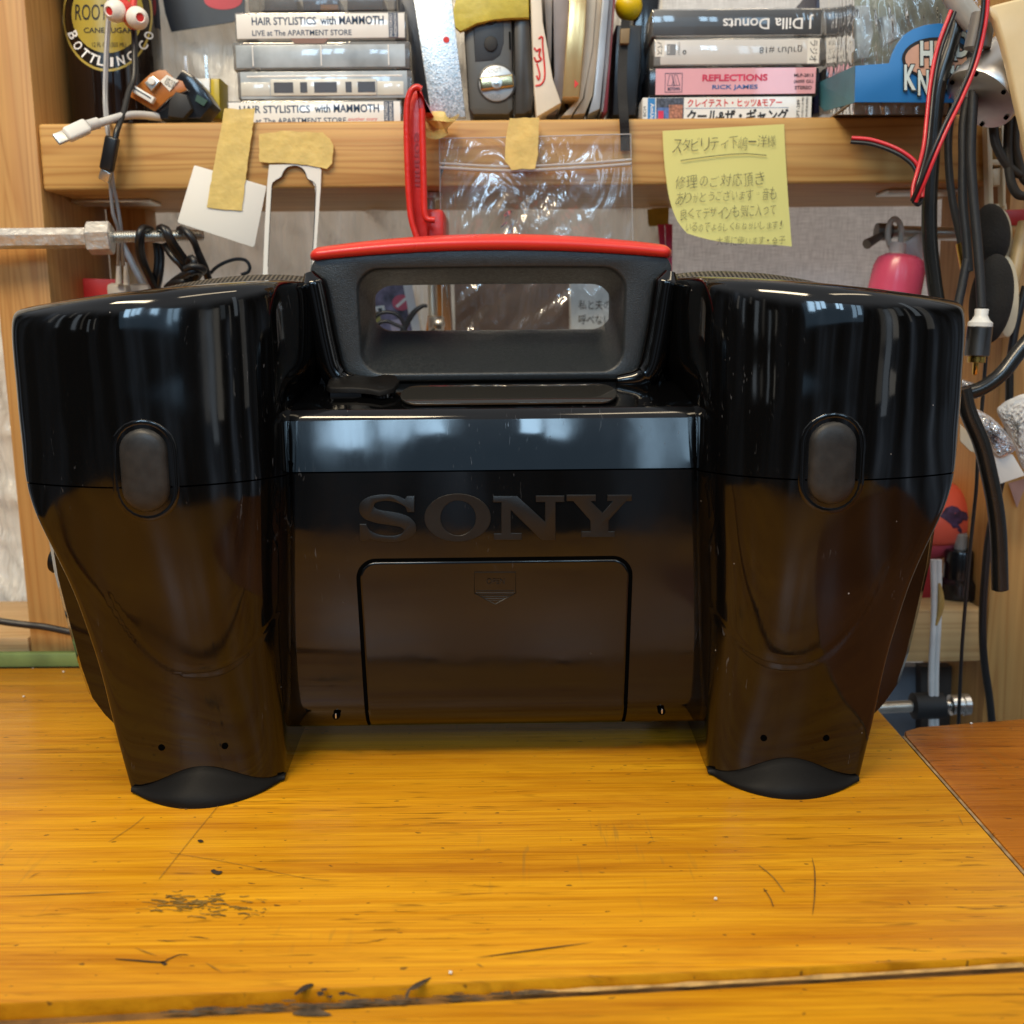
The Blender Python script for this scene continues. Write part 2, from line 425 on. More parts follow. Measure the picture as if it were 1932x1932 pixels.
table_mark([(218, 1811), (260, 1814), (305, 1817), (318, 1811), (338, 1803), (355, 1803)], lambda u: .0005 * (1 - u * .7) * (.4 + .6 * min(1, u * 4)), bench, 'scratch', 'stain')
table_mark([(305, 1816), (313, 1822)], .0006, bench, 'scratch', 'stain')
table_mark([(1532, 1620), (1537, 1645), (1537, 1690), (1533, 1728)], lambda u: .00022 * math.sin(.3 + 2.6 * u), bench, 'scratch', 'scratch')
table_mark([(1441, 1678), (1453, 1696), (1459, 1712)], .0002, bench, 'scratch', 'scratch')
table_mark([(1432, 1634), (1458, 1656), (1480, 1684)], .00025, bench, 'scratch', 'scuff')
table_mark([(205, 1590), (250, 1560), (272, 1542)], .00013, bench, 'scratch', 'scuff')
table_mark([(300, 1660), (380, 1560), (430, 1500)], .00012, bench, 'scratch', 'scuff')
table_mark([(320, 1610), (440, 1630), (560, 1655), (620, 1663)], .00012, bench, 'scratch', 'scuff')
table_mark([(0, 1693), (120, 1688), (220, 1684)], lambda u: .0003 * math.sin(u * 3.1), bench, 'scratch', 'scuff')
table_mark([(900, 1808), (1000, 1795), (1120, 1779)], lambda u: .0004 * math.sin(u * 3.1), bench, 'scratch', 'scratch')
table_mark([(340, 1527), (345, 1523), (352, 1528)], .0005, bench, 'scratch', 'scratch')
mb = MB(); random.seed(11)
for i in range(110):   # scuffed patch in front of the left foot
    x, y = random.gauss(380, 52), random.gauss(1708, 10); L = random.uniform(2, 15)
    if abs(x - 385) > 120: continue
    y += (x - 385) * .06
    strip(mb, [PZ(x - L, y - random.uniform(-2, 2), .0004 + i * 2e-6), PZ(x, y, .0004 + i * 2e-6), PZ(x + L, y + random.uniform(-3, 3), .0004 + i * 2e-6)], random.uniform(.00008, .00038), (0, 0, 1))
mb.build('scuff_marks', mt('scuff_dark', (.20, .115, .022), .6, var=.4, vscale=300), bench, 0)
random.seed(21)
for i in range(22):
    x, y = random.uniform(0, 1900), random.uniform(1540, 1880); L = random.uniform(4, 26); a = random.choice((random.gauss(0, .12), random.uniform(.5, 2.6)))
    if y < 1580 and 220 < x < 1660: continue
    dx, dy = L * math.cos(a), L * math.sin(a) * .6
    mb = MB(); strip(mb, [PZ(x - dx, y + dy, .00045), PZ(x, y + random.uniform(-2, 2), .00045), PZ(x + dx, y - dy, .00045)], lambda u: .00022 * math.sin(.2 + u * 2.7), (0, 0, 1))
    mb.build('scratch', 'scuff' if i % 3 else 'scratch', bench, 0)
for (x, y) in ((45, 1317), (120, 1270), (300, 1332), (1350, 1700), (850, 1840), (1832, 1368)):
    p = PZ(x, y); tag(MB().box((p.x, p.y, .0011), (.0012, .0009, .0008), .0002).build('crumb', 'white_paper'), 'tiny pale crumb lying on the wooden bench top', 'crumb', 'crumbs on the bench top')

side = thing('side_table', 'darker reddish brown board butted against the right side of the workbench', 'table', (.4, .4, 0))
c0 = PZ(1690, 1375, .0); c1 = PZ(1932, 1356, 0)
db = (c1 - c0).normalized(); gap = Vector((.0016, 0, 0))
pts = [c0 + gap + dirR * .012, c0 + gap + dirR * .004 + db * .002, c0 + gap + db * .012, c0 + db * .5, c0 + db * .5 + Vector((0, -.5, 0)), seam_f + dirR * .35 + gap]
mb = MB(); mb.prism([p + Vector((0, 0, .0005)) for p in pts], (0, 0, -.028), .0015); mb.build('board', 'bench2', side)
mt('seam_line', (.30, .20, .10), .7, var=.5, vscale=200)
mb = MB(); strip(mb, [c0 + gap * .4 + dirR * .01, seam_f + dirR * .3 + gap * .4], .0007, (0, 0, 1)); mb.build('worn_edge', 'seam_line', side, 0)

# ================================================================== the stereo
XC, PSI = -.0088, R(.8)
def B(x, Y, z):
    return Vector((XC + x * math.cos(PSI) - (Y - .478) * math.sin(PSI), .478 + x * math.sin(PSI) + (Y - .478) * math.cos(PSI), z))
boom = thing('boombox', 'large glossy black portable stereo seen from behind with a red topped carry handle', 'portable stereo', B(0, .5, 0))

ZR = np.array([.0005, .012, .028, .046, .064, .082, .098, .112, .124, .136, .150, .166, .181, .196, .2095, .2210, .2290, .2335, .2358, .2370, .2377, .2382])
def yb(z):
    return np.interp(z, [0, .02, .06, .10, .15, .18, .20], [.447, .445, .441, .437, .433, .4335, .436])
DY = np.zeros(len(ZR)); DY[-10:] = [.0002, .0005, .0010, .0018, .0032, .0058, .0110, .0220, .044, .085]
XS = np.interp(ZR, [0, .028, .064, .098, .112, .124, .136, .147, .16, .215, .245], [.1770, .1815, .1860, .1945, .2005, .2070, .2130, .2172, .2192, .2218, .2215])
XI = np.interp(ZR, [0, .03, .15, .17, .24], [.1045, .1030, .0980, .0985, .1010])
XM = np.interp(ZR, [0, .10, .15, .24], [.137, .142, .152, .160])
FO_U = [(1.0, .100), (1.0, .066), (1.0, .050), (1.0, .0375), (.982, .0275), (.89, .0205), (.64, .0108), (.34, .0032), (0, 0)]
FI_U = [(.40, .0060), (.78, .0205), (.97, .0360), (1.0, .0405), (1.035, .050), (1.12, .070), (1.25, .100)]
FO_L = [(1.0, .100), (1.0, .060), (1.0, .040), (1.0, .025), (.99, .0105), (.89, .0068), (.64, .0036), (.34, .0012), (0, 0)]
FI_L = [(.40, .0012), (.78, .0062), (.97, .0145), (1.0, .0175), (1.003, .028), (1.02, .065), (1.03, .11)]
NO = len(FO_U)
NET = np.zeros((len(ZR), NO + len(FI_U), 3))
for i, z in enumerate(ZR):
    top = np.clip((z - .19) / .045, 0, 1)
    lowness = float(np.clip((.128 - z) / .075, 0, 1)); lowness = lowness * lowness * (3 - 2 * lowness)
    for j, ((fu, gu), (fl_, gl)) in enumerate(zip(FO_U + FI_U, FO_L + FI_L)):
        ln = lowness if j < NO else float(np.interp(z, [.012, .03, .06, .10, .16], [1, .80, .40, .16, 0]))
        f, g = fu + (fl_ - fu) * ln, gu + (gl - gu) * ln
        if j > NO + 3:      # below the ledge the inner edge is undercut and runs in behind the centre panel
            f += ((.985, .93, .90)[j - NO - 4] - f) * float(np.clip((.188 - z) / .012, 0, 1))
        if 3 < j < NO:      # the outer face keeps the same depth at a given x, the side just trims it
            xx = XM[i] + f * (XS[i] - XM[i])
            ga = float(np.interp(xx - .152, [0, .024, .045, .063, .070, .08], [0, .0032, .0108, .0205, .0275, .04]))
            w_ = float(np.clip((.165 - z) / .02, 0, 1)); g = g + (ga - g) * w_
        elif j <= 3 and z < .165:
            ga = float(np.interp(XS[i] - .152, [0, .024, .045, .063, .070, .08], [0, .0032, .0108, .0205, .0275, .04]))
            w_ = float(np.clip((.165 - z) / .02, 0, 1)); g = g + ((.100, .070, .046, ga + .007)[j] - g) * w_
        x = XM[i] + f * (XS[i] - XM[i]) if j < NO else XM[i] - f * (XM[i] - XI[i])
        y = yb(z) + DY[i] * (.35 + .65 * min(1, max(0, j - 1) / 3.0)) + g
        zz = z + top * (.0055 - .015 * np.clip((x - .10) / .138, -.1, 1))
        NET[i, j] = (x, y, zz)
def bs(net, u):
    n = net.shape[0]; pad = np.concatenate([net[:1], net[:1], net, net[-1:], net[-1:]])
    t = np.clip(u, 0, n + .9999); k = int(t); f = t - k   # n+1 spans
    b = ((1 - f) ** 3 / 6, (3 * f ** 3 - 6 * f ** 2 + 4) / 6, (-3 * f ** 3 + 3 * f ** 2 + 3 * f + 1) / 6, f ** 3 / 6)
    return sum(b[q] * pad[min(k + q, len(pad) - 1)] for q in range(4))
NU = NET.shape[1] + 1; NV = NET.shape[0] + 1
def col_curve(u): # curve in v for given u
    return np.stack([bs(NET[i], u) for i in range(NET.shape[0])])
def arc_dent(x, z):
    za = .0625 + .030 * ((x - .136) / .036) ** 2
    s_ = 1 / (1 + math.exp(-(za - z) / .0004))
    return .0009 * s_ if z < .125 else 0.0
SPLIT = .150
def bsv(net, u):
    n = len(net); pad = np.concatenate([net[:1], net[:1], net, net[-1:], net[-1:], net[-1:]])
    t = np.clip(np.asarray(u, float), 0, n + .9999); k = t.astype(int); f = (t - k)[:, None]
    b = ((1 - f) ** 3 / 6, (3 * f ** 3 - 6 * f ** 2 + 4) / 6, (-3 * f ** 3 + 3 * f ** 2 + 3 * f + 1) / 6, f ** 3 / 6)
    return sum(b[q] * pad[np.minimum(k + q, len(pad) - 1)] for q in range(4))
def pod_pts(cc, v):
    p = bsv(cc, v)
    za = .0625 + .030 * np.abs((p[:, 0] - .136) / .036) ** 2.4
    fade = np.clip((.046 - np.abs(p[:, 0] - .136)) / .010, 0, 1)
    p[:, 1] += np.where(p[:, 2] < .11, fade * .00035 * np.exp(-((za - p[:, 2]) / .0013) ** 2), 0)
    return p
DENSE = {}
def dense(cc):
    if id(cc) not in DENSE:
        v = np.linspace(0, NV - .001, 1500); p = pod_pts(cc, v)
        z = np.maximum.accumulate(p[:, 2] + np.arange(1500) * 1e-9)
        DENSE[id(cc)] = (v, p, z)
    return DENSE[id(cc)]
def v_at(cc, z):
    v, p, zz = dense(cc)
    return float(np.interp(z, zz, v))
def pod_pt(cc, v): return tuple(pod_pts(cc, [v])[0])
US = np.concatenate([np.linspace(0, 2.2, 8), np.linspace(2.35, NU - 2.5, 130), np.linspace(NU - 2.4, NU - .01, 14)])
COLS = [col_curve(u) for u in US]
def lerp(a, b, t): return a + (b - a) * t
def pods(lo_or_hi):
    mb = MB()
    for sgn in (-1, 1):
        n = 120 if lo_or_hi == 'lower' else 110
        t_ = np.linspace(0, 1, n + 1); cols = []
        for cc in COLS:
            vs = cc_v[id(cc)]
            cols.append(pod_pts(cc, vs[0] * t_ if lo_or_hi == 'lower' else vs[1] + (NV - .001 - vs[1]) * t_))
        rows = [[B(sgn * c[k][0], c[k][1], c[k][2]) for c in cols] for k in range(n + 1)]
        # turn the joint edge inwards
        edge = rows[-1] if lo_or_hi == 'lower' else rows[0]
        lip = [p + Vector((0, .004, 0)) for p in edge]
        if lo_or_hi == 'lower': rows.append(lip)
        else: rows.insert(0, lip)
        mb.grid(rows)
    return mb
cc_v = {id(cc): (v_at(cc, SPLIT - .0004), v_at(cc, SPLIT + .0003)) for cc in COLS}

# centre box: lower face with the battery door, sloping upper face, ledge
def centre(profile, w0, w1, bev_lists, side_bev):
    b = bmesh.new(); zs = [p[1] for p in profile]; z0, z1 = min(zs), max(zs)
    def wid(z): return lerp(w0, w1, (z - z0) / (z1 - z0))
    L = [b.verts.new((-wid(z), y, z)) for y, z in profile]; Rr = [b.verts.new((wid(z), y, z)) for y, z in profile]
    n = len(profile)
    b.faces.new(L); b.faces.new(Rr[::-1]); cross = []
    for i in range(n):
        j = (i + 1) % n; b.faces.new((L[i], Rr[i], Rr[j], L[j]))
    bmesh.ops.recalc_face_normals(b, faces=b.faces)
    for idx, r_, seg in bev_lists:
        # find the cross edge at profile point idx by its coordinates
        y, z = profile[idx]
        ed = [e for e in b.edges if all(abs(v.co.y - y) < 1e-6 and abs(v.co.z - z) < 1e-6 for v in e.verts)]
        bmesh.ops.bevel(b, geom=ed, offset=r_, segments=seg, profile=.5, affect='EDGES')
    bmesh.ops.recalc_face_normals(b, faces=b.faces); b.normal_update()
    ed = [e for e in b.edges if len(e.link_faces) == 2 and (abs(e.link_faces[0].normal.x) > .9) != (abs(e.link_faces[1].normal.x) > .9)
          and not all(abs(v.co.z - SPLIT) < .0006 for v in e.verts)]
    bmesh.ops.bevel(b, geom=ed, offset=side_bev, segments=5, profile=.5, affect='EDGES')
    mb = MB(); mb.bm(b)
    mb.v = [tuple(B(*p)) for p in mb.v]
    return mb
YP = .478
lowp = [(YP + .0015, SPLIT - .0004), (YP, .045), (YP + .0005, .0235), (YP + .012, .0150), (YP + .09, .0145), (YP + .09, SPLIT - .0004)]
lower = centre(lowp, .1150, .1060, [(2, .010, 6), (3, .007, 5)], .003)
lm = pods('lower'); lm.add(lower.v, lower.f)
lm.build('lower_shell', 'shell', boom, 30)
upp = [(YP + .0015, SPLIT + .0003), (YP + .0075, .1785), (YP + .040, .1905), (YP + .09, .1905), (YP + .09, SPLIT + .0003)]
upper = centre(upp, .1060, .1008, [(1, .0045, 6)], .003)
um = pods('upper'); um.add(upper.v, upper.f)
for s_ in (-1, 1):    # recess wall beside the handle
    um.prism([B(s_ * .070, .528, .184), B(s_ * .115, .528, .184), B(s_ * .115, .528, .236), B(s_ * .0955, .528, .240), B(s_ * .0875, .528, .236)], (0, .05, 0), .001)
for q in (((584, 514), (594, 545), (605, 600), (615, 650), (628, 698), (648, 718), (690, 724)), ((1264, 512), (1256, 543), (1248, 596), (1239, 646), (1227, 695), (1208, 714), (1165, 720))):
    um.tube([P(x, y, .5195) for x, y in q], lambda u: (.0070 - .0040 * max(0, (u - .78) * 4)) * min(1, .40 + u * 5), 20, 10)
um.build('upper_shell', 'shell', boom, 30)
# dark core that shows through the joint
mb = MB()
mb.box(B(0, .54, .150), (.19, .11, .012), 0)
for s_ in (-1, 1):
    rows = []
    for z in (.144, .156):
        rows.append([B(s_ * (p[0] - (.0012 if k < 60 else -.0012) * 0), p[1] + .0014, z) for k, p in enumerate([pod_pt(cc, v_at(cc, z)) for cc in COLS[4:-3]])])
    mb.grid(rows)
mb.build('inner_core', 'gap_black', boom)

# front half of the housing (behind the rear shells)
mb = MB()
ZF = [.012, .013, .017, .025, .034, .05, .07, .098, .119, .147, .18, .205, .216]
XF = [.186, .192, .200, .207, .2125, .2165, .220, .2245, .226, .2245, .2255, .226, .225]
for s_ in (-1, 1):
    rows = []
    for z, x in zip(ZF, XF):
        if z > .122: x -= .0016
        ring = [(.104, .53), (.110, .500), (.125, .488), (x - .018, .4865), (x - .006, .4875), (x - .001, .495), (x, .508), (x, .56), (x - .002, .585), (x - .014, .600), (x - .03, .606), (.104, .610)]
        rows.append([B(s_ * a, b_, z) for a, b_ in ring])
    mb.grid(rows)
    mb.add(rows[0], [tuple(range(len(rows[0])))])
    mb.add([p + Vector((0, 0, .004)) for p in rows[-1]], [tuple(range(len(rows[0])))])
mb.box(B(0, .575, .105), (.2, .07, .17), .004)
mb.build('front_shell', 'shell', boom, 40)

# speaker grilles curving over the top, ribbed
def rib_mat():
    m, t, b = mat_base('ribbed_grille')
    c = coords(t)
    w = N(t, 'ShaderNodeTexWave', wave_type='BANDS', bands_direction='X'); w.inputs['Scale'].default_value = 130.0; w.inputs['Distortion'].default_value = .0
    t.links.new(c, w.inputs['Vector'])
    t.links.new(ramp(t, w.outputs['Fac'], [(.35, (.006, .006, .006)), (.6, (.10, .085, .065))]), b.inputs['Base Color'])
    b.inputs['Roughness'].default_value = .5
    bump(t, b, w.outputs['Fac'], .6, .001)
    return m
MAT['grille'] = rib_mat()
for s_ in (-1, 1):
    mb = MB(); rows = []
    for i in range(33):
        u = i / 32; x = lerp(.098, .213, u)
        arch = math.sin(math.pi * min(1, u * 1.0)) ** .7
        zt_ = lerp(.2468, .2322, u ** 1.15) + .0068 * arch
        rows.append([B(s_ * x, .545, zt_ - .020), B(s_ * x, .550, zt_ - .004), B(s_ * x, .560, zt_ - .0006), B(s_ * x, .575, zt_), B(s_ * x, .595, zt_ - .003), B(s_ * x, .612, zt_ - .02)])
    mb.grid(rows); mb.build('grille', 'grille', boom, 60)

# rubber bumpers with their raised surrounds
def pod_y(x, z):
    """depth of the pod surface at local |x| and z"""
    xs_, ys_ = [], []
    for cc in COLS:
        v, p, zz = dense(cc); xs_.append(float(np.interp(z, zz, p[:, 0]))); ys_.append(float(np.interp(z, zz, p[:, 1])))
    k_ = int(np.argmin(xs_)) + 1; xs_, ys_ = xs_[5:k_], ys_[5:k_]      # the face only, not the undercut behind its inner edge
    o_ = np.argsort(xs_)
    return float(np.interp(x, np.array(xs_)[o_], np.array(ys_)[o_]))
def stadium(cx, cz, w, h, k=12):
    out = []
    for i in range(k + 1):
        a = math.pi * i / k; out.append((cx + w * math.cos(a), cz + h - w + w * math.sin(a)))
    for i in range(k + 1):
        a = math.pi + math.pi * i / k; out.append((cx + w * math.cos(a), cz - h + w + w * math.sin(a)))
    return out
def ring_loft(rings, mb, close_first=False, close_last=True):
    mb.grid(rings, cu=True); o = len(mb.v) - len(rings) * len(rings[0]); m_ = len(rings[0])
    if close_last: mb.f.append(tuple(range(o + (len(rings) - 1) * m_, o + len(rings) * m_)))
    if close_first: mb.f.append(tuple(range(o, o + m_))[::-1])
    return mb
_cache = {}
def py(x, z):
    k = (round(x, 4), round(z, 4))
    if k not in _cache: _cache[k] = pod_y(*k)
    return _cache[k]
PADZ = .1572
def pad_ring(w, h, dz, lift, s_, flat=None):
    PADX = .1530 if s_ < 0 else .1505
    pts = stadium(PADX, PADZ + dz, w, h)
    out = []
    for x, z in pts:
        y = py(x, z)
        if flat is not None: y = y * (1 - flat) + (py(PADX, z) ) * flat
        out.append(B(s_ * x, y - lift, z))
    return out
for s_ in (-1, 1):
    mb = MB()
    ring_loft([pad_ring(.0146, .0229, 0, -.002, s_), pad_ring(.0144, .0227, 0, .0000, s_), pad_ring(.0138, .0221, 0, .0003, s_), pad_ring(.0120, .0205, .0003, .0001, s_), pad_ring(.0113, .0198, .0003, -.0002, s_), pad_ring(.0111, .0196, .0003, -.003, s_)], mb, False, False)
    mb.build('bumper_surround', 'shell', boom, 50)
    mb = MB()
    r_ = [(.0104, .0187, -.003), (.0103, .0186, -.0002), (.0097, .0180, .0009), (.0083, .0166, .0016), (.0062, .0145, .0020), (.0035, .0118, .0022), (.0008, .0092, .0023)]
    ring_loft([pad_ring(w, h, .0003, l, s_, .6) for w, h, l in r_], mb); mb.build('bumper', mt('pad_rubber', (.020, .019, .018), .42, spec=.35, var=.35, vscale=160), boom, 60)

# feet
for s_ in (-1, 1):
    mb = MB(); rows = []
    xa, xb = .1750, .1040
    ks = [i / 36 for i in range(37)]
    prof = [(0, 0), (.12, .35), (.3, .68), (.5, .9), (.72, 1.0), (.88, .94), (.97, .72), (1.0, .3), (1.0, 0)]
    def fy(x): return py(min(max(x, .1060), .1725), .010)
    for q in range(10):
        row = []
        for u in ks:
            x = lerp(xa, xb, u); t = 2 * u - 1; hump = (1 - t * t)
            ztop = .0030 + .0115 * (math.cos(math.pi * t) * .5 + .5)
            y0 = fy(x)
            bul = .0135 * hump ** 1.1 + .0004
            if q == 0: z, y = ztop + .0001, y0 + .003
            else:
                a = (q - 1) / 8
                z = ztop * (1 - a) ** 1.0
                y = y0 - .0008 - bul * math.sin(min(1, a * 1.12) * math.pi / 2) ** 1.2
                z = max(z, .0)
                # heel lifts off towards the ends
                z += (1 - hump) * .0012 * a
            row.append(B(s_ * x, y, z))
        rows.append(row)
    rows.append([B(s_ * lerp(xa, xb, u), fy(lerp(xa, xb, u)) - .003 * (1 - (2 * u - 1) ** 2) + .001, .0002 + (2 * u - 1) ** 2 * .0012) for u in ks])
    rows.append([B(s_ * lerp(xa - .006, xb + .012, u), .464, .0005 + (2 * u - 1) ** 2 * .001) for u in ks])
    mb.grid(rows); 
    mb.add([r_[0] for r_ in rows], [tuple(range(len(rows)))]); mb.add([r_[-1] for r_ in rows], [tuple(range(len(rows)))])
    mb.build('foot', 'rubber', boom, 60)
# screw holes
for s_, xs_ in ((-1, (.158, .1285)), (1, (.1275, .157))):
    for x in xs_:
        MB().lathe([(.0016, 0), (.0016, .003)], B(s_ * x, py(x, .0245) - .0003, .0245), (0, 1, 0), 16).build('screw_hole', 'gap_black', boom)
for x in (-.081, .084):
    h_ = MB().lathe([(.0018, 0), (.0018, .003)], B(x, YP - .0003, .0262), (0, 1, -.25), 16).build('screw_recess', 'gap_black', boom)
    MB().box(B(x, YP - .0002, .0262), (.0007, .0008, .0028), .0002).build('screw_slot', 'steel', h_)

# battery door
def face_y(z): return YP + .0015 * np.clip((z - .045) / (SPLIT - .045), 0, 1)
def on_face(x, z, lift):
    if z > .0335: return B(x, face_y(z) - lift, z)
    t = np.clip((.0335 - z) / .0190, 0, 1); a = t * 1.2
    return B(x, YP + .013 * (1 - math.cos(a)) * 1.15 - lift * math.cos(a) , .0335 - .0165 * math.sin(a) / math.sin(1.2))
DW, DZ1, DZ0 = .0668, .1055, .0160
def door_ring(g, lift):
    pts = []
    w, z1, r_ = DW + g, DZ1 + g, .0085 + g
    for i in range(9):
        a = R(90 * i / 8); pts.append((w - r_ + r_ * math.cos(a), z1 - r_ + r_ * math.sin(a)))
    out = [(w - .0022 * (1 - (z - DZ0) / .08), z) for z in np.linspace(DZ0, z1 - r_ - .002, 26)] + pts
    right = [on_face(x, z, lift) for x, z in out]; left = [on_face(-x, z, lift) for x, z in out]
    return right + left[::-1]
mb = MB()
Rg, Rh = door_ring(.0015, .00015), door_ring(-.0004, .00015)
mb.grid([Rg, Rh]); mb.build('door_gap', 'gap_black', boom, 0)
def door_sheet():
    mb = MB(); n = 30
    def row(g, lift):
        rg = door_ring(g, lift); h = len(rg) // 2; a, b_ = rg[:h], rg[h:][::-1]; return a, b_
    a, b_ = row(-.0014, .0006)
    rows = [[b_[k].lerp(a[k], j / n) for j in range(n + 1)] for k in range(len(a))]
    mb.grid(rows)
    mb.grid([door_ring(-.0002, -.0002), door_ring(-.0003, .0003), door_ring(-.0007, .00052), door_ring(-.0014, .0006)])
    return mb
door = door_sheet().build('battery_door', 'shell', boom, 50)
# opening arrow
def facepx(x, y, lift=.0):
    p = P(x, y, YP); 
    return Vector((p.x, p.y, p.z))
def fpoly(pts, lift):
    d = ray(966, 1000).normalized()
    out = []
    for x, y in pts:
        r_ = ray(x, y); # meet the door face plane (through B(0,face), normal rotated by PSI)
        n3 = Vector((math.sin(PSI) * -1, math.cos(PSI), 0)); o3 = B(0, YP + .0008 - lift, 0)
        t = (o3 - Vector((0, 0, CAM_H))).dot(n3) / r_.dot(n3)
        out.append(Vector((0, 0, CAM_H)) + r_ * t)
    return out
def outline(pts, w, m, name, parent, lift=.0004, close=True, thick=.0004):
    mb = MB(); q = fpoly(pts, lift); 
    mb.tube(q, w, 6, 1, close); return mb.build(name, m, parent, 60)
outline([(895, 1080), (973, 1080), (973, 1119), (934, 1140), (895, 1119)], .00030, 'logo_grey', 'arrow_outline', door, .0010)
mb = MB()
for k, y in enumerate((1115, 1118.6, 1122.2, 1125.8, 1129.4, 1133)):
    hw = 36 * min(1, (1140 - y) / 21) 
    mb.tube(fpoly([(934 - hw, y), (934 + hw, y)], .0010), .00020, 6, 1)
mb.build('arrow_ribs', 'logo_grey', door, 60)
q = fpoly([(918, 1102), (952, 1102), (918, 1092)], .0012)
text('OPEN', q[0], q[1], q[2], 'logo_grey', door, 'raised_lettering', .0001)

# raised maker's name
def crv(seq, sub=5):
    """seq: points, a corner is written as (x, y, 1)"""
    n = len(seq); out = []
    pts = [Vector((p[0], p[1], 0)) for p in seq]; cor = [len(p) > 2 for p in seq]
    for i in range(n):
        j = (i + 1) % n
        b, c = pts[i], pts[j]
        a = pts[i - 1] if not cor[i] else b * 2 - c
        d = pts[(j + 1) % n] if not cor[j] else c * 2 - b
        if cor[i] and cor[j]: out.append(b); continue
        for k in range(sub):
            t = k / sub
            out.append(.5 * ((2 * b) + (c - a) * t + (2 * a - 5 * b + 4 * c - d) * t * t + (3 * b - a - 3 * c + d) * t ** 3))
    return [(p.x, p.y) for p in out]
Sx = [(1013, 318, 1), (1013, 410, 1), (972, 410, 1), (958, 378), (905, 353), (845, 345), (795, 355), (783, 375), (800, 393), (850, 404), (920, 415), (985, 440), (1022, 485), (1012, 535), (965, 566), (890, 580), (815, 575), (757, 560, 1), (742, 574, 1), (700, 574, 1), (700, 478, 1), (738, 478, 1), (760, 515), (815, 540), (885, 546), (935, 535), (953, 512), (930, 494), (870, 484), (790, 470), (725, 445), (698, 400), (706, 355), (755, 322), (830, 310), (905, 315), (958, 336, 1), (970, 318, 1)]
Nx = [(108, 318), (245, 318), (405, 465), (405, 352), (352, 352), (352, 316), (515, 316), (515, 352), (465, 352), (465, 570), (385, 570), (210, 398), (210, 530), (272, 530), (272, 568), (112, 568), (112, 532), (155, 532), (155, 354), (108, 354)]
Yx = [(527, 311), (695, 311), (695, 347), (664, 347), (733, 414), (792, 347), (760, 347), (760, 311), (900, 311), (900, 347), (866, 347), (767, 458), (767, 520), (803, 520), (803, 553), (612, 553), (612, 520), (663, 520), (663, 458), (566, 347), (527, 347)]
def c4(p): return (447.2 + .3306 * p[0], 830.6 + .3306 * p[1])
def c5(p): return (894.5 + .3306 * p[0], 830.6 + .3306 * p[1])
mb = MB(); LT = Vector((-math.sin(PSI) * -1, -math.cos(PSI), 0)) * .0005
for poly in ([c4(p) for p in crv(Sx)], [c5(p) for p in Nx], [c5(p) for p in Yx]):
    q = fpoly(poly, 0.0)
    mb.prism([v + LT for v in q], -LT * 1.6, .00022, 2)
oo = fpoly([(863.5 + 63 * math.cos(a), 976.5 + 45.5 * math.sin(a)) for a in np.linspace(0, 2 * math.pi, 64, endpoint=False)], 0)
oi = fpoly([(864.5 + 33 * math.cos(a), 977 + 33 * math.sin(a)) for a in np.linspace(0, 2 * math.pi, 64, endpoint=False)], 0)
ring_ = [oo, [v + LT * .6 for v in oo], [v + LT + (u - v).normalized() * .00022 for v, u in zip(oo, oi)], [u + LT + (v - u).normalized() * .00022 for v, u in zip(oo, oi)], [u + LT * .6 for u in oi], oi]
mb.grid(ring_, cu=True)
mb.build('brand_lettering', 'logo_grey', boom, 25)

# handle
def zt(x): return .2578 - .0046 * (x / .092) ** 2
def hring(hwt, hwb, z0, z1, r_, Y, arch=0.0, k=8, m_=10):
    cs = [(hwt - r_, z1 - r_, 0), (-hwt + r_, z1 - r_, 90), (-hwb + r_, z0 + r_, 180), (hwb - r_, z0 + r_, 270)]
    pts = []
    for ci, (cx, cz, a0) in enumerate(cs):
        arc = [(cx + r_ * math.cos(R(a0 + 90 * i / k)), cz + r_ * math.sin(R(a0 + 90 * i / k))) for i in range(k + 1)]
        pts += arc
        nx = cs[(ci + 1) % 4]; st = (nx[0] + r_ * math.cos(R(a0 + 90)), nx[1] + r_ * math.sin(R(a0 + 90))); e_ = arc[-1]
        pts += [(lerp(e_[0], st[0], i / m_), lerp(e_[1], st[1], i / m_)) for i in range(1, m_)]
    return [B(x, Y, z - arch * (x / .092) ** 2 * np.clip((z - z0) / (z1 - z0), 0, 1)) for x, z in pts]
mb = MB()
rings = [hring(.0915, .0775, .1925, .2595, .007, .592, .0046), hring(.0925, .0785, .1920, .2600, .0085, .5238, .0046), hring(.0922, .0782, .1923, .2598, .0085, .5224, .0046), hring(.0908, .0768, .1937, .2586, .008, .5216, .0046)]
hole = [(.0698, .0690, .1950, .2500, .0115, .5216, .0012), (.0690, .0682, .1957, .2493, .0112, .5220, .0012), (.0684, .0676, .1963, .2488, .0112, .5232, .0012)]
rings += [hring(*h) for h in hole]
for i in range(1, 11):
    t = i / 10; e_ = t
    rings.append(hring(lerp(.0684, .0668, t), lerp(.0676, .0668, t), lerp(.1963, .2172, e_ ** .9), lerp(.2488, .2435, t), lerp(.0112, .0118, t), lerp(.5232, .562, t), .0012))
rings.append(hring(.0665, .0665, .2178, .2428, .0115, .5645, .001)); rings.append(hring(.068, .068, .2120, .2480, .012, .592, .001))
mb.grid(rings, cu=True, cv=True)
handle = mb.build('handle', 'handle_grey', boom, 40)
mb = MB(); rows = []
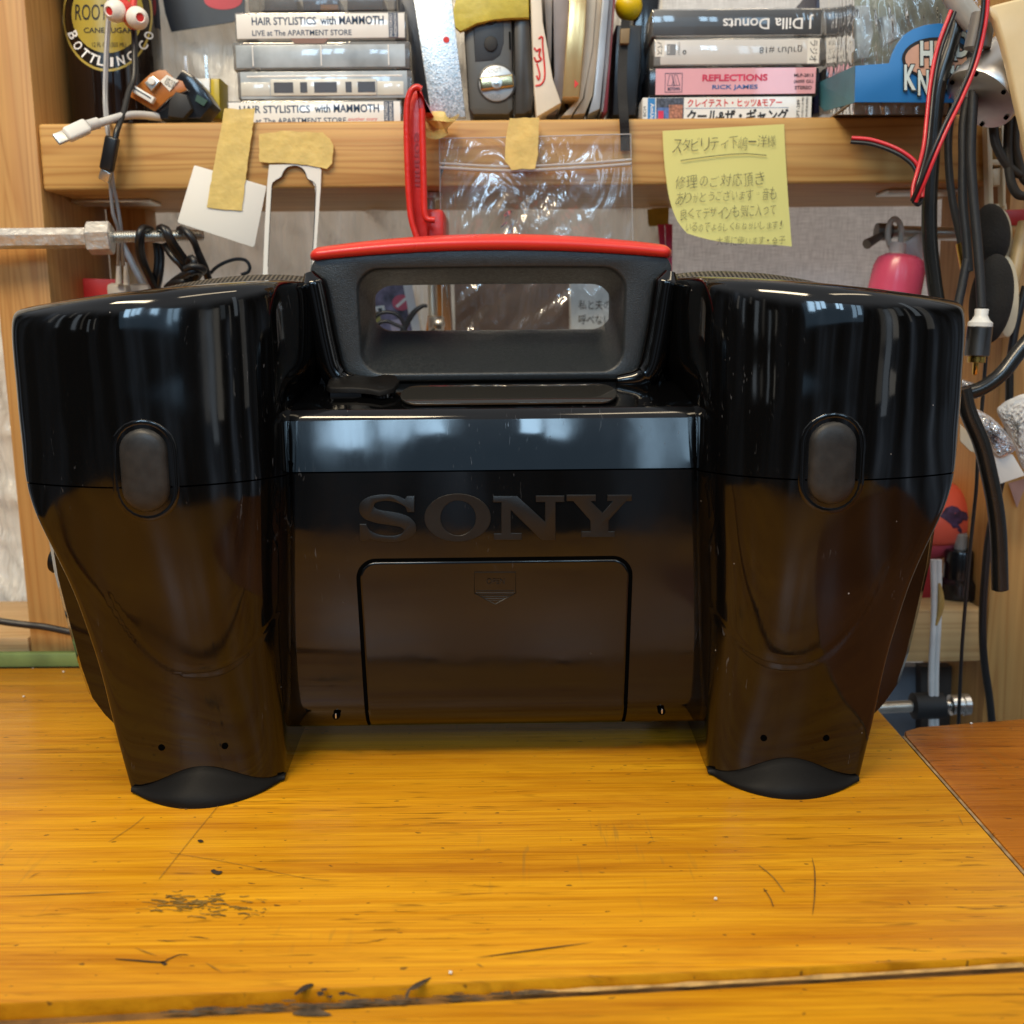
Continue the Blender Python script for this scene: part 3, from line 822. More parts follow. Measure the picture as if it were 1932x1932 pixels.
for i in range(61):
    u = 2 * i / 60 - 1; x = .0940 * (math.sin(u * math.pi / 2) if abs(u) > .0 else 0)
    e_ = max(0.0, (abs(x) - .0885) / .0055); k_ = math.sqrt(max(0, 1 - min(1, e_) ** 2))
    z0 = zt(x) - .0003; H_ = lerp(.0094, .0074, (x / .094) ** 2)
    zc = z0 + H_ * .5
    sec = [(.5212, -.5), (.5188, -.40), (.5182, -.10), (.5190, .06), (.5235, .26), (.5295, .43), (.540, .5), (.57, .5), (.584, .4), (.588, 0), (.584, -.4), (.57, -.5)]
    rows.append([B(x, lerp(.552, y, .4 + .6 * k_), zc + h * H_ * (.25 + .75 * k_)) for y, h in sec])
mb.grid(rows, cu=True); mb.add(rows[0], [tuple(range(12))]); mb.add(rows[-1], [tuple(range(12))])
mb.build('grip', 'red_grip', handle, 60)

# cap over the sockets on the ledge, and the polished inlay beside it
def ledge(x, t, lift): return B(x, lerp(YP + .0085, YP + .040, t), lerp(.1792, .1905, t) + lift)
mb = MB()
q = [(-.0835, .55), (-.0835, .80), (-.0815, .95), (-.068, .97), (-.062, .90), (-.056, .99), (-.050, .96), (-.0475, .72), (-.0495, .45), (-.056, .33), (-.062, .42), (-.070, .47), (-.081, .47)]
mb.prism([ledge(x, t, .0052) for x, t in q], (0, 0, -.0026), .0007); mb.build('socket_cap', 'rubber', boom, 50)
mb = MB()
mb.prism([ledge(x, t, .0034) for x, t in [(-.0815, .52), (-.0815, .9), (-.066, .9), (-.066, .52)]], (0, 0, -.004), .0005)
mb.lathe([(.0068, -.004), (.0066, .001), (.0060, .0024)], ledge(-.0557, .66, .0008), (0, 0, 1), 24)
mb.build('socket_boss', 'shell', boom, 50)
MAT['inlay'] = shell_mat('polished_inlay', (.02, .019, .017), .03, .08)
mb = MB()
pts = rrect2(-.046, .062, .30, .86, .009, 6)
pts = [(x, .58 + (t - .58)) for x, t in [(p[0], p[1]) for p in rrect2(-.046, .062, 0, .018, .0088, 6)]]
mb.prism([B(x, YP + .0165 + (t - .009) * .93 + .004, .1850 + (t - .009) * .45 + .0012) for x, t in pts], (0, .0004, -.001), .0003)
mb.build('inlay', 'inlay', boom, 50)
# knob on the side
mb = MB(); c = B(-.2215, .516, .0985)
mb.lathe([(.0050, 0), (.0050, .006), (.0066, .0068), (.0066, .0108), (.0058, .0122), (.002, .0126)], c, (-1, 0, .12), 28); mb.build('side_knob', 'rubber', boom, 40)

# ================================================================== background: wall, shelf unit
def slab(name, px, Y, t, m, parent=None, bev=0.0, sm=35):
    return MB().prism(pp(px, Y), (0, t, 0), bev).build(name, m, parent, sm)
def pts3(q, Y):
    return [P(p[0], p[1], p[2] if len(p) > 2 else Y) for p in q]
def wire(name, q, Y, r, m, parent=None, n=10, sub=8, close=False):
    return MB().tube(pts3(q, Y), r, n, sub, close).build(name, m, parent, 60)
def ell(cx, cy, rx, ry, k=28, a0=0):
    return [(cx + rx * math.cos(a0 + 2 * math.pi * i / k), cy + ry * math.sin(a0 + 2 * math.pi * i / k)) for i in range(k)]
def clear_mat(name, tint, scale, strength, gl=.10, rough=.05, dist=.004, milky=0.0, sx=(1, 1, 1)):
    m = bpy.data.materials.new(name); m.use_nodes = True; t = m.node_tree; t.nodes.clear()
    o = N(t, 'ShaderNodeOutputMaterial'); tr = N(t, 'ShaderNodeBsdfTransparent'); tr.inputs[0].default_value = tuple(tint) + (1,)
    g = N(t, 'ShaderNodeBsdfGlossy'); g.inputs['Roughness'].default_value = rough
    v = coords(t, sx)
    h = noise(t, v, scale, 4.0, .55, .8)
    b = N(t, 'ShaderNodeBump'); b.inputs['Strength'].default_value = strength; b.inputs['Distance'].default_value = dist
    t.links.new(h, b.inputs['Height']); t.links.new(b.outputs[0], g.inputs['Normal'])
    fr = N(t, 'ShaderNodeFresnel'); fr.inputs[0].default_value = 1.5; t.links.new(b.outputs[0], fr.inputs['Normal'])
    fac = mth(t, 'ADD', mth(t, 'MULTIPLY', fr.outputs[0], 1.0), gl)
    mx = N(t, 'ShaderNodeMixShader'); t.links.new(fac, mx.inputs[0]); t.links.new(tr.outputs[0], mx.inputs[1]); t.links.new(g.outputs[0], mx.inputs[2])
    last = mx
    if milky > 0:
        d = N(t, 'ShaderNodeBsdfDiffuse'); d.inputs[0].default_value = (.75, .74, .72, 1); m2 = N(t, 'ShaderNodeMixShader'); m2.inputs[0].default_value = milky
        t.links.new(mx.outputs[0], m2.inputs[1]); t.links.new(d.outputs[0], m2.inputs[2]); last = m2
    t.links.new(last.outputs[0], o.inputs[0]); MAT[name] = m
    return m
clear_mat('clear_case', (.93, .95, .96), 20, .05, .12, .04, .004, .14)
clear_mat('bag_film', (.95, .95, .94), 17, 1.0, .07, .13, .016, .05, (1.2, 1, .55))
clear_mat('clear_window', (.90, .92, .90), 14, .8, .05, .05, .01, 0.03, (1.6, 1, .5))
clear_mat('zip_white', (.95, .95, .95), 40, .1, .10, .12, .002, .38)
def sheet_mat(name, c0, c1, rough, streak, weave=False):
    m, t, b = mat_base(name)
    v = coords(t, (60, 20, 5), (0, R(streak), 0))
    h = noise(t, v, 1.0, 4.0, .55, .6); big = noise(t, coords(t), 7.0, 3.0)
    c = ramp(t, mth(t, 'ADD', mth(t, 'MULTIPLY', h, .5), mth(t, 'MULTIPLY', big, .5)), [(.32, c0), (.66, c1)])
    if weave:
        wv = noise(t, coords(t, (90, 90, 1500)), 1.0, 2.0); wh = noise(t, coords(t, (1500, 90, 90)), 1.0, 2.0)
        c = mixc(t, .5, c, ramp(t, mth(t, 'MULTIPLY', wv, wh), [(.12, [x * .7 for x in c0]), (.36, [min(1, x * 1.25) for x in c1])]))
    t.links.new(c, b.inputs['Base Color']); b.inputs['Roughness'].default_value = rough
    bump(t, b, h, 1.0 if not weave else .25, .018 if not weave else .006)
    tl = N(t, 'ShaderNodeBsdfTranslucent'); t.links.new(c, tl.inputs[0]); mx = N(t, 'ShaderNodeMixShader'); mx.inputs[0].default_value = .36
    t.links.new(b.outputs[0], mx.inputs[1]); t.links.new(tl.outputs[0], mx.inputs[2])
    o = [n_ for n_ in t.nodes if n_.type == 'OUTPUT_MATERIAL'][0]; t.links.new(mx.outputs[0], o.inputs[0])
    MAT[name] = m
sheet_mat('milky_sheet', (.66, .58, .46), (.90, .86, .78), .20, 32)
sheet_mat('grey_cloth', (.60, .57, .55), (.80, .78, .76), .75, 0, True)
mt('wall_paint', (.42, .39, .35), .8)
w = MB().box((0, 1.10, .15), (2.6, .04, 1.9)).build('wall', 'wall_paint'); w['kind'] = 'structure'
# milky plastic sheet with folds
random.seed(44)
fold = [(random.uniform(20, 110), random.gauss(.75, .35), random.uniform(0, 6.3), random.uniform(.3, 1)) for _ in range(14)]
xs_, zs_ = np.meshgrid(np.linspace(-.62, .112, 230), np.linspace(-.20, .72, 250))
hh = np.zeros_like(xs_)
for k, a_, p_, w_ in fold:
    ph_ = k * (xs_ * math.cos(a_) + zs_ * math.sin(a_)) + p_ + 1.4 * np.sin(9 * xs_ + p_) + 1.1 * np.sin(7 * zs_ - p_)
    hh += w_ / k * np.maximum(0, 1 - np.abs(np.sin(ph_)) * 2.2)
mb = MB(); mb.grid([[Vector((xs_[i, j], .7680 - .36 * hh[i, j], zs_[i, j])) for j in range(230)] for i in range(250)])
tag(mb.build('plastic_sheet', 'milky_sheet', None, 80), 'creased milky plastic sheet hung behind the shelf and red clamp', 'plastic sheet')
mb = MB(); rows = []
for i in range(40):
    z = lerp(-.20, .72, i / 39)
    rows.append([Vector((lerp(.110, .62, j / 40), .7575 + .0015 * math.sin(j * .4 + i * .1), z)) for j in range(41)])
mb.grid(rows); tag(mb.build('cloth', 'grey_cloth', None, 80), 'plain grey woven cloth hung behind the yellow handwritten note', 'cloth')

unit = thing('wooden_shelf', 'pine shelf rack with a thick board across two upright posts', 'shelf', (0, .70, -.1))
SF, ST, SB = .641, .345, .3055
mb = MB(); mb.box((.0065, (SF + .757) / 2, (ST + SB) / 2), (.590, .757 - SF, ST - SB), .0022, seg=3); mb.build('shelf_board', 'pine_x', unit)
mb = MB(); mb.box((-.306, .690, .20), (.034, .100, 1.10), .0018); mb.build('post', 'pine_z', unit)
mb = MB(); 
mb.prism([Vector((.3035, SF, .60)), Vector((.40, SF, .60)), Vector((.42, SF, -.2)), Vector((.3225, SF, -.2))], (0, .10, 0), .002); mb.build('post', 'pine_z', unit)
mb = MB(); mb.box((-.272, .742, .14), (.028, .022, .34), .001); mb.build('back_post', 'pine_z', unit)
mb = MB(); mb.box((.215, .676, .0140), (.20, .070, .0365), .002); mb.build('rail', 'pine_pale', unit)
mb = MB(); mb.box((-.43, .690, .0070), (.21, .096, .0225), .0015); mb.build('rail', 'pine_pale', unit)
mb = MB(); mb.box((-.262, .690, SB - .0012), (.052, .022, .0022), .0006); mb.prism(pp([(117, 361), (138, 361), (150, 505), (144, 520), (131, 520)], .705), (0, .0022, 0), .0004)
mb.build('bracket', 'zinc', unit)
mb = MB(); mb.box((.268, .675, SB - .0012), (.050, .022, .0022), .0006); mb.build('bracket', 'zinc', unit)
mb = MB(); mb.lathe([(.0018, 0), (.0018, .0006)], P(138, 485, .7045), (0, -1, 0), 12); mb.build('bracket_hole', 'gap_black', unit)

mt('green_board', (.17, .24, .075), .6, var=.3, vscale=40)
tag(MB().box((-.43, .6375, .0047), (.36, .0060, .0094), .0008).build('green_strip', 'green_board'), 'thin green painted strip of board along the back edge of the workbench', 'board')

# ------------------------------------------------------------------ cassettes
mt('card_white', (.80, .79, .76), .6, var=.03, coat=1.0)
mt('card_navy', (.012, .03, .075), .5, coat=1.0)
mt('card_grey', (.055, .060, .068), .5, var=.1, coat=1.0)
mt('card_silver', (.62, .60, .57), .35, var=.05, coat=1.0)
mt('card_pink', (.74, .36, .40), .5, var=.04, coat=1.0)
mt('case_black', (.012, .014, .018), .15)
mt('tape_shell', (.62, .61, .55), .4, coat=1.0); mt('pale_glaze', (.36, .41, .45), .35, coat=1.0, var=.35, vscale=45)
mt('tape_dark', (.05, .05, .06), .4)
mt('ink_blue', (.025, .13, .36), .6); mt('ink_navy', (.02, .05, .11), .6); mt('ink_red', (.62, .03, .03), .6); mt('ink_white', (.8, .8, .8), .6); mt('ink_cherry', (.60, .03, .09), .6)
CY = .662
TS = .0173
def cassette(x0, x1, k, label, case='clear_case', yk=CY, group=None):
    """case whose spine spans the pixel columns x0..x1, k-th from the shelf"""
    z0 = ST + .0003 + k * TS; z1 = z0 + TS - .0009
    ym = 225 - 56 * (k + .5)
    a, b = P(x0, ym, yk).x, P(x1, ym, yk).x
    t = thing('cassette_case', label, 'cassette', ((a + b) / 2, yk + .035, z0), group)
    MB().box(((a + b) / 2, yk + .0345, (z0 + z1) / 2), (b - a, .069, z1 - z0), .0008).build('case', case, t)
    return t, a, b, z0, z1
def card(t, a, b, z0, z1, m, name='spine_card', y=None, th=.066):
    if y is None: y, th = CY - .0003, .0012
    return MB().box(((a + b) / 2, y + th / 2, (z0 + z1) / 2), (b - a, th, z1 - z0), .0003).build(name, m, t)
def stext(body, a, b, z0, z1, y, m, t, up='n', **k):
    if up == 'n': q = ((a, y, z0), (b, y, z0), (a, y, z1))
    elif up == 'flip': q = ((b, y, z1), (a, y, z1), (b, y, z0))
    elif up == 'cw': q = ((a, y, z1), (a, y, z0), (b, y, z1))     # reads downwards
    else: q = ((b, y, z0), (b, y, z1), (a, y, z0))                # reads upwards
    return text(body, *q, m, t, **k)
def mammoth(k, x0, x1, label, extra=False):
    t, a, b, z0, z1 = cassette(x0, x1, k, label)
    h = z1 - z0; y = CY - .0003; w = b - a
    c = card(t, a + .001, b - .001, z0 + .001, z1 - .001, 'card_white')
    q = .0007
    f0 = .10 if not extra else .07
    stext('HAIR STYLISTICS', a + w * f0, a + w * .475, z0 + h * .54, z0 + h * .82, y, 'ink_navy', c, off=.018)
    stext('with MAMMOTH', a + w * .50, a + w * .87, z0 + h * .54, z0 + h * .84, y, 'ink_navy', c, off=.022)
    stext('LIVE at The APARTMENT STORE', a + w * f0, a + w * .68, z0 + h * .16, z0 + h * .36, y, 'ink_navy', c, off=.012)
    if extra: stext('another story', a + w * .69, a + w * .86, z0 + h * .20, z0 + h * .36, y, 'ink_red', c, shear=.3)
    bd = MB().box((a + w * .925, y - .0001, (z0 + z1) / 2), (w * .055, .0002, h * .86)).build('seal', 'card_navy', c, 0)
    stext('MASTERED', a + w * .903, a + w * .920, z0 + h * .10, z1 - h * .1, y - .0002, 'ink_white', c, 'ccw')
    stext('HIDENORI', a + w * .928, a + w * .945, z0 + h * .10, z1 - h * .1, y - .0002, 'ink_white', c, 'ccw')
mammoth(0, 428, 758, 'cassette with red handwriting after its blue title, bottom of the stack beside the red clamp', True)
t, a, b, z0, z1 = cassette(447, 777, 1, 'clear cassette case showing the pale windowed edge of the tape inside')
ch = MB()
card(t, a + .002, b - .003, z0 + .0001, z1 - .0001, 'pale_glaze', 'inlay_edge', CY - .0001, .0010)
card(t, a + .006, b - .006, z0 + .0128, z0 + .0140, 'card_white', 'paper_edge', CY - .0003, .001)
w = b - a
for f0, f1, m in ((.02, .19, 'tape_shell'), (.19, .80, 'tape_shell'), (.80, .955, 'tape_shell')):
    card(t, a + w * f0, a + w * f1 - .0004, z0 + .0018, z0 + (.0115 if m else .011) - (.0015 if f0 != .19 else 0), m, 'tape_edge', CY - .0005 - (.0003 if f0 == .19 else 0), .001)
for f0, f1 in ((.21, .32), (.36, .40), (.44, .57), (.62, .655), (.69, .79)):
    MB().box((a + w * (f0 + f1) / 2, CY - .0009, z0 + .0066), (w * (f1 - f0), .0003, .0062)).build('tape_window', 'tape_dark', t, 0)
t, a, b, z0, z1 = cassette(438, 773, 2, 'empty looking clear cassette case with bare frosty spine, between two lettered ones'); w = b - a
clear_mat('frost', (.86, .90, .92), 40, .2, .14, .22, .002, .5)
card(t, a + .002, b - .003, z0 + .0012, z1 - .0018, 'pale_glaze', 'inner_tray', CY - .0003, .001)
for f in (.115, .50, .88): MB().box((a + w * f, CY - .0005, (z0 + z1) / 2), (.0007, .0006, .012)).build('tray_rib', 'card_white', t)
slab('thumb_notch', [(548, 72), (620, 72), (612, 82), (556, 82)], CY - .0006, .0002, mt('tray_brown', (.22, .12, .09), .5), t, 0, 0)
card(t, a + .01, b - .012, z0 + .002, z1 - .003, 'tape_shell', 'tape_edge', CY + .030, .03)
mammoth(3, 442, 766, 'cassette with two line blue lettered spine, next above the bare frosty case')
t, a, b, z0, z1 = cassette(466, 748, 4, 'see through cassette case at the very top of the stack beside the metal plate'); w = b - a
for f0, f1, m in ((.10, .32, 'tape_dark'), (.36, .60, 'card_navy'), (.66, .9, 'tape_dark')):
    card(t, a + w * f0, a + w * f1, z0 + .001, z0 + .009, m, 'tape_edge', CY + .004, .04)
mt('clip_orange', (.75, .25, .03), .4)
card(t, a + w * .48, a + w * .60, z0 + .001, z0 + .004, 'clip_orange', 'orange_tab', CY + .0025, .004)

# second stack
def rcase(k, x0, x1, label, case='case_black'): return cassette(x0, x1, k, label, case)
t, a, b, z0, z1 = rcase(0, 1212, 1532, 'cassette with white Japanese lettered spine and blue band, bottom of its stack', 'card_white')
def pxz(px, k): return P(px, 225 - 56 * (k + .5), CY).x
f = CY - .0002; h = z1 - z0
c = MB().box(((a + b) / 2, CY + .00005, (z0 + z1) / 2), (b - a - .0008, .0004, h - .0008)).build('spine_card', 'card_white', t)
f = CY - .0002
def patch(x0, x1, u0, u1, m, nm, k=0, lift=.0001): 
    return MB().box(((pxz(x0, k) + pxz(x1, k)) / 2, f - lift / 2, z0 + h * (u0 + u1) / 2), (abs(pxz(x1, k) - pxz(x0, k)), lift, h * (u1 - u0))).build(nm, m, c, 0)
mt('band_blue', (.03, .22, .55), .5); mt('photo_dark', (.06, .07, .10), .5, var=.8, vscale=500); mt('photo_skin', (.36, .15, .09), .5, var=.7, vscale=600); mt('photo_blue', (.07, .13, .33), .5, var=.6, vscale=400)
patch(1222, 1236, .03, .97, 'band_blue', 'blue_band'); patch(1238, 1290, .04, .97, 'photo_dark', 'cover_picture'); patch(1262, 1288, .15, .72, 'photo_skin', 'cover_picture', 0, .00015); patch(1238, 1262, .04, .62, 'photo_blue', 'cover_picture', 0, .0002); patch(1242, 1252, .12, .5, 'ink_cherry', 'cover_picture', 0, .0003)
stext('BCM', pxz(1214, 0), pxz(1219, 0), z0 + h * .3, z0 + h * .66, f, 'ink', c, 'ccw')
stext('AmUup', pxz(1225, 0), pxz(1234, 0), z0 + h * .08, z0 + h * .78, f - .0001, 'ink_white', c, 'cw', off=.02)
stext('クレイテスト・ヒッツ&モアー', pxz(1297, 0), pxz(1475, 0), z0 + h * .62, z0 + h * .92, f, 'ink_red', c, off=.022)
patch(1293, 1488, .575, .59, 'ink_blue', 'rule')
stext('クール&ザ・ギャング', pxz(1296, 0), pxz(1488, 0), z0 + h * .04, z0 + h * .55, f, 'ink', c, off=.034, shear=.1)
stext('25PT-289', pxz(1503, 0), pxz(1509, 0), z0 + h * .08, z0 + h * .86, f, 'ink', c, 'ccw', off=.01)
stext('2,359(税込定価)', pxz(1512, 0), pxz(1517, 0), z0 + h * .02, z0 + h * .96, f, 'ink', c, 'ccw')
stext('72,290(税抜価格)', pxz(1520, 0), pxz(1525, 0), z0 + h * .02, z0 + h * .96, f, 'ink', c, 'ccw')

t, a, b, z0, z1 = rcase(1, 1225, 1545, 'cassette with pink spine card and red and blue printed title'); h = z1 - z0
c = MB().box(((pxz(1237, 1) + pxz(1539, 1)) / 2, CY - .0001, (z0 + z1) / 2), (pxz(1539, 1) - pxz(1237, 1), .0006, h * .94)).build('spine_card', 'card_pink', t); f = CY - .0005
def z_of(u): return z0 + h * u
stext('REFLECTIONS', pxz(1325, 1), pxz(1448, 1), z_of(.50), z_of(.75), f, 'ink_cherry', c, off=.035)
stext('RICK JAMES', pxz(1344, 1), pxz(1430, 1), z_of(.17), z_of(.37), f, 'ink_blue', c, off=.02)
stext('MLP-2813', pxz(1498, 1), pxz(1534, 1), z_of(.63), z_of(.75), f, 'ink', c, off=.02)
stext('(6095 GL)', pxz(1498, 1), pxz(1534, 1), z_of(.38), z_of(.53), f, 'ink', c, off=.012)
stext('STEREO', pxz(1500, 1), pxz(1532, 1), z_of(.18), z_of(.31), f, 'ink', c, off=.02)
def line_box(x0, x1, u0, u1, k, w_, m, nm):
    mb = MB(); q = [Vector((pxz(x0, k), f, z_of(u0))), Vector((pxz(x1, k), f, z_of(u0))), Vector((pxz(x1, k), f, z_of(u1))), Vector((pxz(x0, k), f, z_of(u1)))]
    mb.tube(q, w_, 5, 1, True); return mb.build(nm, m, c, 0)
line_box(1255, 1287, .12, .80, 1, .00022, 'ink_navy', 'emblem_frame')
mb = MB()
def P1(x, u): return Vector((pxz(x, 1), f, z_of(u)))
for q in ([(1259, .36), (1263, .74), (1268, .74), (1273, .36)], [(1268, .70), (1272, .36)], [(1272, .74), (1277, .74), (1283, .36)], [(1268, .36), (1272, .72), (1277, .36)], [(1259, .36), (1283, .36)]):
    mb.tube([P1(*p) for p in q], .00016, 5, 1)
mb.build('emblem', 'ink_navy', c, 0)
stext('MOTOWN', pxz(1260, 1), pxz(1283, 1), z_of(.17), z_of(.30), f, 'ink_navy', c, off=.03)

t, a, b, z0, z1 = rcase(2, 1234, 1550, 'cassette with silvery spine and upside down pen writing', 'clear_case'); h = z1 - z0
c = card(t, a + .004, b - .007, z0 + .001, z1 - .001, 'card_silver'); f = CY - .0004
stext('0', pxz(1288, 2), pxz(1295, 2), z_of(.42), z_of(.58), f, 'ink', c, 'flip', off=.02)
stext('ฎาปนา #18', pxz(1433, 2), pxz(1514, 2), z_of(.42), z_of(.72), f, 'ink', c, 'flip', off=-.006)
mt('label_grey', (.22, .23, .24), .5)
MB().box(((pxz(1258, 2) + pxz(1275, 2)) / 2, f, z_of(.60)), (.0055, .0002, h * .38)).build('printed_square', 'label_grey', c, 0)
stext('WEA', pxz(1259, 2), pxz(1264, 2), z_of(.45), z_of(.75), f - .0001, 'ink_white', c, 'cw')
stext('1234567', pxz(1279, 2), pxz(1283, 2), z_of(.4), z_of(.85), f, 'label_grey', c, 'cw')
for x0, x1, u0, u1, tx in ((1236, 1254, .35, .94, 'パス'), (1524, 1546, .06, .95, 'ラジオ')):
    s_ = MB().box(((pxz(x0, 2) + pxz(x1, 2)) / 2, CY - .0002, z_of((u0 + u1) / 2)), (pxz(x1, 2) - pxz(x0, 2), .0003, h * (u1 - u0))).build('sticker', 'white_paper', t, 0)
    stext(tx, pxz(x0 + 4, 2), pxz(x1 - 4, 2), z_of(u0 + .06), z_of(u1 - .06), CY - .0004, 'ink', s_, 'cw')
t, a, b, z0, z1 = rcase(3, 1230, 1553, 'cassette with dark grey spine and upside down white lettering, top of its stack', 'clear_case'); h = z1 - z0
c = card(t, a + .001, b - .001, z0 + .001, z1 - .001, 'card_grey'); f = CY - .0004
stext('J Dilla Donuts', pxz(1364, 3), pxz(1535, 3), z_of(.24), z_of(.76), f, 'ink_white', c, 'flip', off=.014)
tag(slab('black_plastic_bag', [(1196, -30), (1250, -30), (1240, 60), (1225, 218), (1196, 218)], .70, .03, 'case_black', None, .004), 'glossy black plastic bag squeezed behind the stack with the pink cassette', 'bag')
tag(slab('dark_box', [(1540, -30), (1590, -30), (1575, 60), (1560, 210), (1535, 216)], .69, .05, mt('indigo', (.012, .010, .035), .3), None, .002), 'dark indigo box standing between the cassettes and the blue toy box', 'box')
tag(slab('dark_case', [(742, -30), (806, -30), (812, 219), (748, 219)], .70, .05, 'tape_dark', None, .002), 'dark grey plastic case in shade behind the metal plate', 'case')

# ------------------------------------------------------------------ bottle
BCX, BCY, BR_ = P(221, 150, .700).x, .700, .0298
def on_cyl(px, py, r_=None):
    d = ray(px, py); r_ = r_ or BR_
    ox, oy = -BCX, -BCY; a_ = d.x ** 2 + d.y ** 2; b_ = 2 * (ox * d.x + oy * d.y); c_ = ox * ox + oy * oy - r_ * r_
    q = b_ * b_ - 4 * a_ * c_
    t_ = (-b_ - math.sqrt(max(q, 0))) / (2 * a_)
    return Vector((d.x * t_, d.y * t_, CAM_H + d.z * t_))
def drape(o, r_):
    for v in o.data.vertices:
        d = v.co - Vector((0, 0, CAM_H)); ox, oy = -BCX, -BCY
        a_ = d.x ** 2 + d.y ** 2; b_ = 2 * (ox * d.x + oy * d.y); c_ = ox * ox + oy * oy - r_ * r_
        t_ = (-b_ - math.sqrt(max(b_ * b_ - 4 * a_ * c_, 0))) / (2 * a_); v.co = Vector((0, 0, CAM_H)) + d * t_
bt = thing('soda_bottle', 'dark brown glass soda bottle with yellow oval label', 'bottle', (BCX, BCY, ST))
mt('brown_glass', (.012, .006, .004), .04, spec=.6, var=.3, vscale=20)
MB().lathe([(.020, 0), (.0265, .001), (.0292, .004), (.0298, .010), (.0298, .085), (.029, .10), (.024, .125), (.016, .150), (.0135, .19), (.0140, .205), (.0140, .215)], (BCX, BCY, ST), (0, 0, 1), 64).build('glass', 'brown_glass', bt)
mt('label_yellow', (.40, .31, .05), .3, var=.05); mt('label_black', (.010, .006, .004), .25); mt('label_gold', (.42, .32, .07), .3)
def disc_on_bottle(cx, cy, rx, ry, r_, m, nm, rin=0.0):
    mb = MB(); rows = []
    for k in range(9):
        q = lerp(rin, 1.0, k / 8) if rin else max(.001, k / 8)
        rows.append([on_cyl(cx + rx * q * math.cos(a_), cy + ry * q * math.sin(a_), r_) for a_ in np.linspace(0, 2 * math.pi, 72, endpoint=False)])
    mb.grid(rows, cu=True); return mb.build(nm, m, bt, 60)
lab = disc_on_bottle(203, 30, 80, 99, BR_ + .0001, 'label_black', 'label')
disc_on_bottle(203, 30, 85, 105, BR_ + .0002, 'label_gold', 'label_border', .955)
disc_on_bottle(203, 26, 68, 74, BR_ + .0002, 'label_yellow', 'label_centre')
def btext(body, x0, y0, x1, y1, m, ang=0.0, **k):
    cx, cy = (x0 + x1) / 2, (y0 + y1) / 2; c_, s_ = math.cos(ang), math.sin(ang)
    def rp_(x, y): dx, dy = x - cx, y - cy; return P(cx + dx * c_ - dy * s_, cy + dx * s_ + dy * c_, .65)
    o = text(body, rp_(x0, y1), rp_(x1, y1), rp_(x0, y0), m, lab, **k); drape(o, BR_ + .0004); return o
btext('ROOT BEER', 142, 8, 256, 38, 'ink', off=.004); btext('CANE SUGAR', 158, 52, 250, 62, 'ink', off=.012); btext('12 FL OZ (355 ML)', 174, 80, 238, 91, 'ink')
for ch_, x, y, an in (('B', 138, 66, 1.15), ('O', 147, 86, .95), ('T', 160, 101, .72), ('T', 175, 110, .46), ('L', 191, 115, .2), ('I', 211, 117, 0), ('N', 228, 114, -.22), ('G', 247, 106, -.55), ('C', 270, 86, -.95), ('O', 281, 67, -1.2)):
    hw = 3 if ch_ == 'I' else 7
    btext(ch_, x - hw, y - 9, x + hw, y + 9, 'ink_white', an, off=.02)

# ------------------------------------------------------------------ things at the left end of the shelf
eb = thing('earphones', 'white and red earphones dangling in front of the brown bottle', 'earphones', P(240, 30, .652))
mt('ear_white', (.80, .76, .70), .4, var=.03); mt('ear_red', (.62, .035, .03), .3)
for (cx, cy, hx, hy, r_, sx, sy) in ((211, 21, 238, 20, 20, 226, -30), (271, 33, 250, 36, 21, 254, -30)):
    c0_, c1_ = P(cx - 6, cy, .638), P(hx, hy, .652); ax = (c0_ - c1_).normalized()
    e_ = MB().lathe([(.0058, 0), (.0062, .003), (.0062, .008), (.0045, .010)], c1_, ax, 24).build('earbud', 'ear_red', eb)
    L_ = (c0_ - c1_).length
    MB().lathe([(.0045, L_ * .35), (.0062, L_ * .48), (.0066, L_ * .62), (.0058, L_ * .82), (.0040, L_ * .97), (.0027, L_ * 1.0), (.0022, L_ * .95)], c1_, ax, 28).build('ear_tip', 'ear_white', e_)
    MB().lathe([(.0023, L_ * .955), (.0022, L_ * .965), (.0008, L_ * .962)], c1_, ax, 20).build('mesh_cap', 'ear_red', e_)
    MB().tube([c1_, P(sx, sy, .66)], .0022, 10, 3).build('stem', 'ear_red', e_)
mt('cable_grey', (.34, .34, .35), .35); mt('cable_white', (.60, .59, .57), .4)
wc = thing('white_cable', 'thin greyish white cable hanging down over the shelf edge to a plug block', 'cable', P(204, 40, .65))
wire('cord', [(206, -20, .655), (203, 40, .655), (199, 106, .65), (197, 185, .645), (201, 238, .634), (209, 291, .634), (213, 344, .636), (221, 384, .645), (229, 437, .655), (233, 500, .67)], .65, .0011, 'cable_grey', wc)
wire('cord', [(209, -20, .656), (206, 40, .656), (202, 106, .651), (200, 185, .646), (204, 238, .635), (206, 291, .635), (208, 344, .637), (213, 400, .645), (224, 440, .655), (223, 500, .67)], .65, .0011, 'cable_grey', wc)
for x0_, y0_, x1_, y1_ in ((224, 492, 224, 536), (237, 495, 239, 538)): 
    MB().lathe([(.0012, 0), (.0022, (P(x1_, y1_, .68) - P(x0_, y0_, .68)).length)], P(x0_, y0_, .68), P(x1_, y1_, .68) - P(x0_, y0_, .68), 12).build('strain_relief', 'cable_white', wc)
MB().box(P(228, 552, .69), (.014, .016, .012), .003).build('plug', 'cable_white', wc)
tag(MB().tube(pts3([(218, 442), (236, 470), (256, 510), (275, 545)], .70), .0022, 8, 8).build('grey_lead', 'cable_white'), 'pale flat lead slanting down beside the red box', 'cable')
tag(MB().box(P(262, 556, .70), (.022, .02, .014), .004).build('white_adapter', 'cable_white'), 'small white adapter block poking up behind the stereo', 'adapter')
lc = thing('charging_cable', 'white charging cable with metal tip lying across the shelf edge', 'charging cable', P(200, 230, .63))
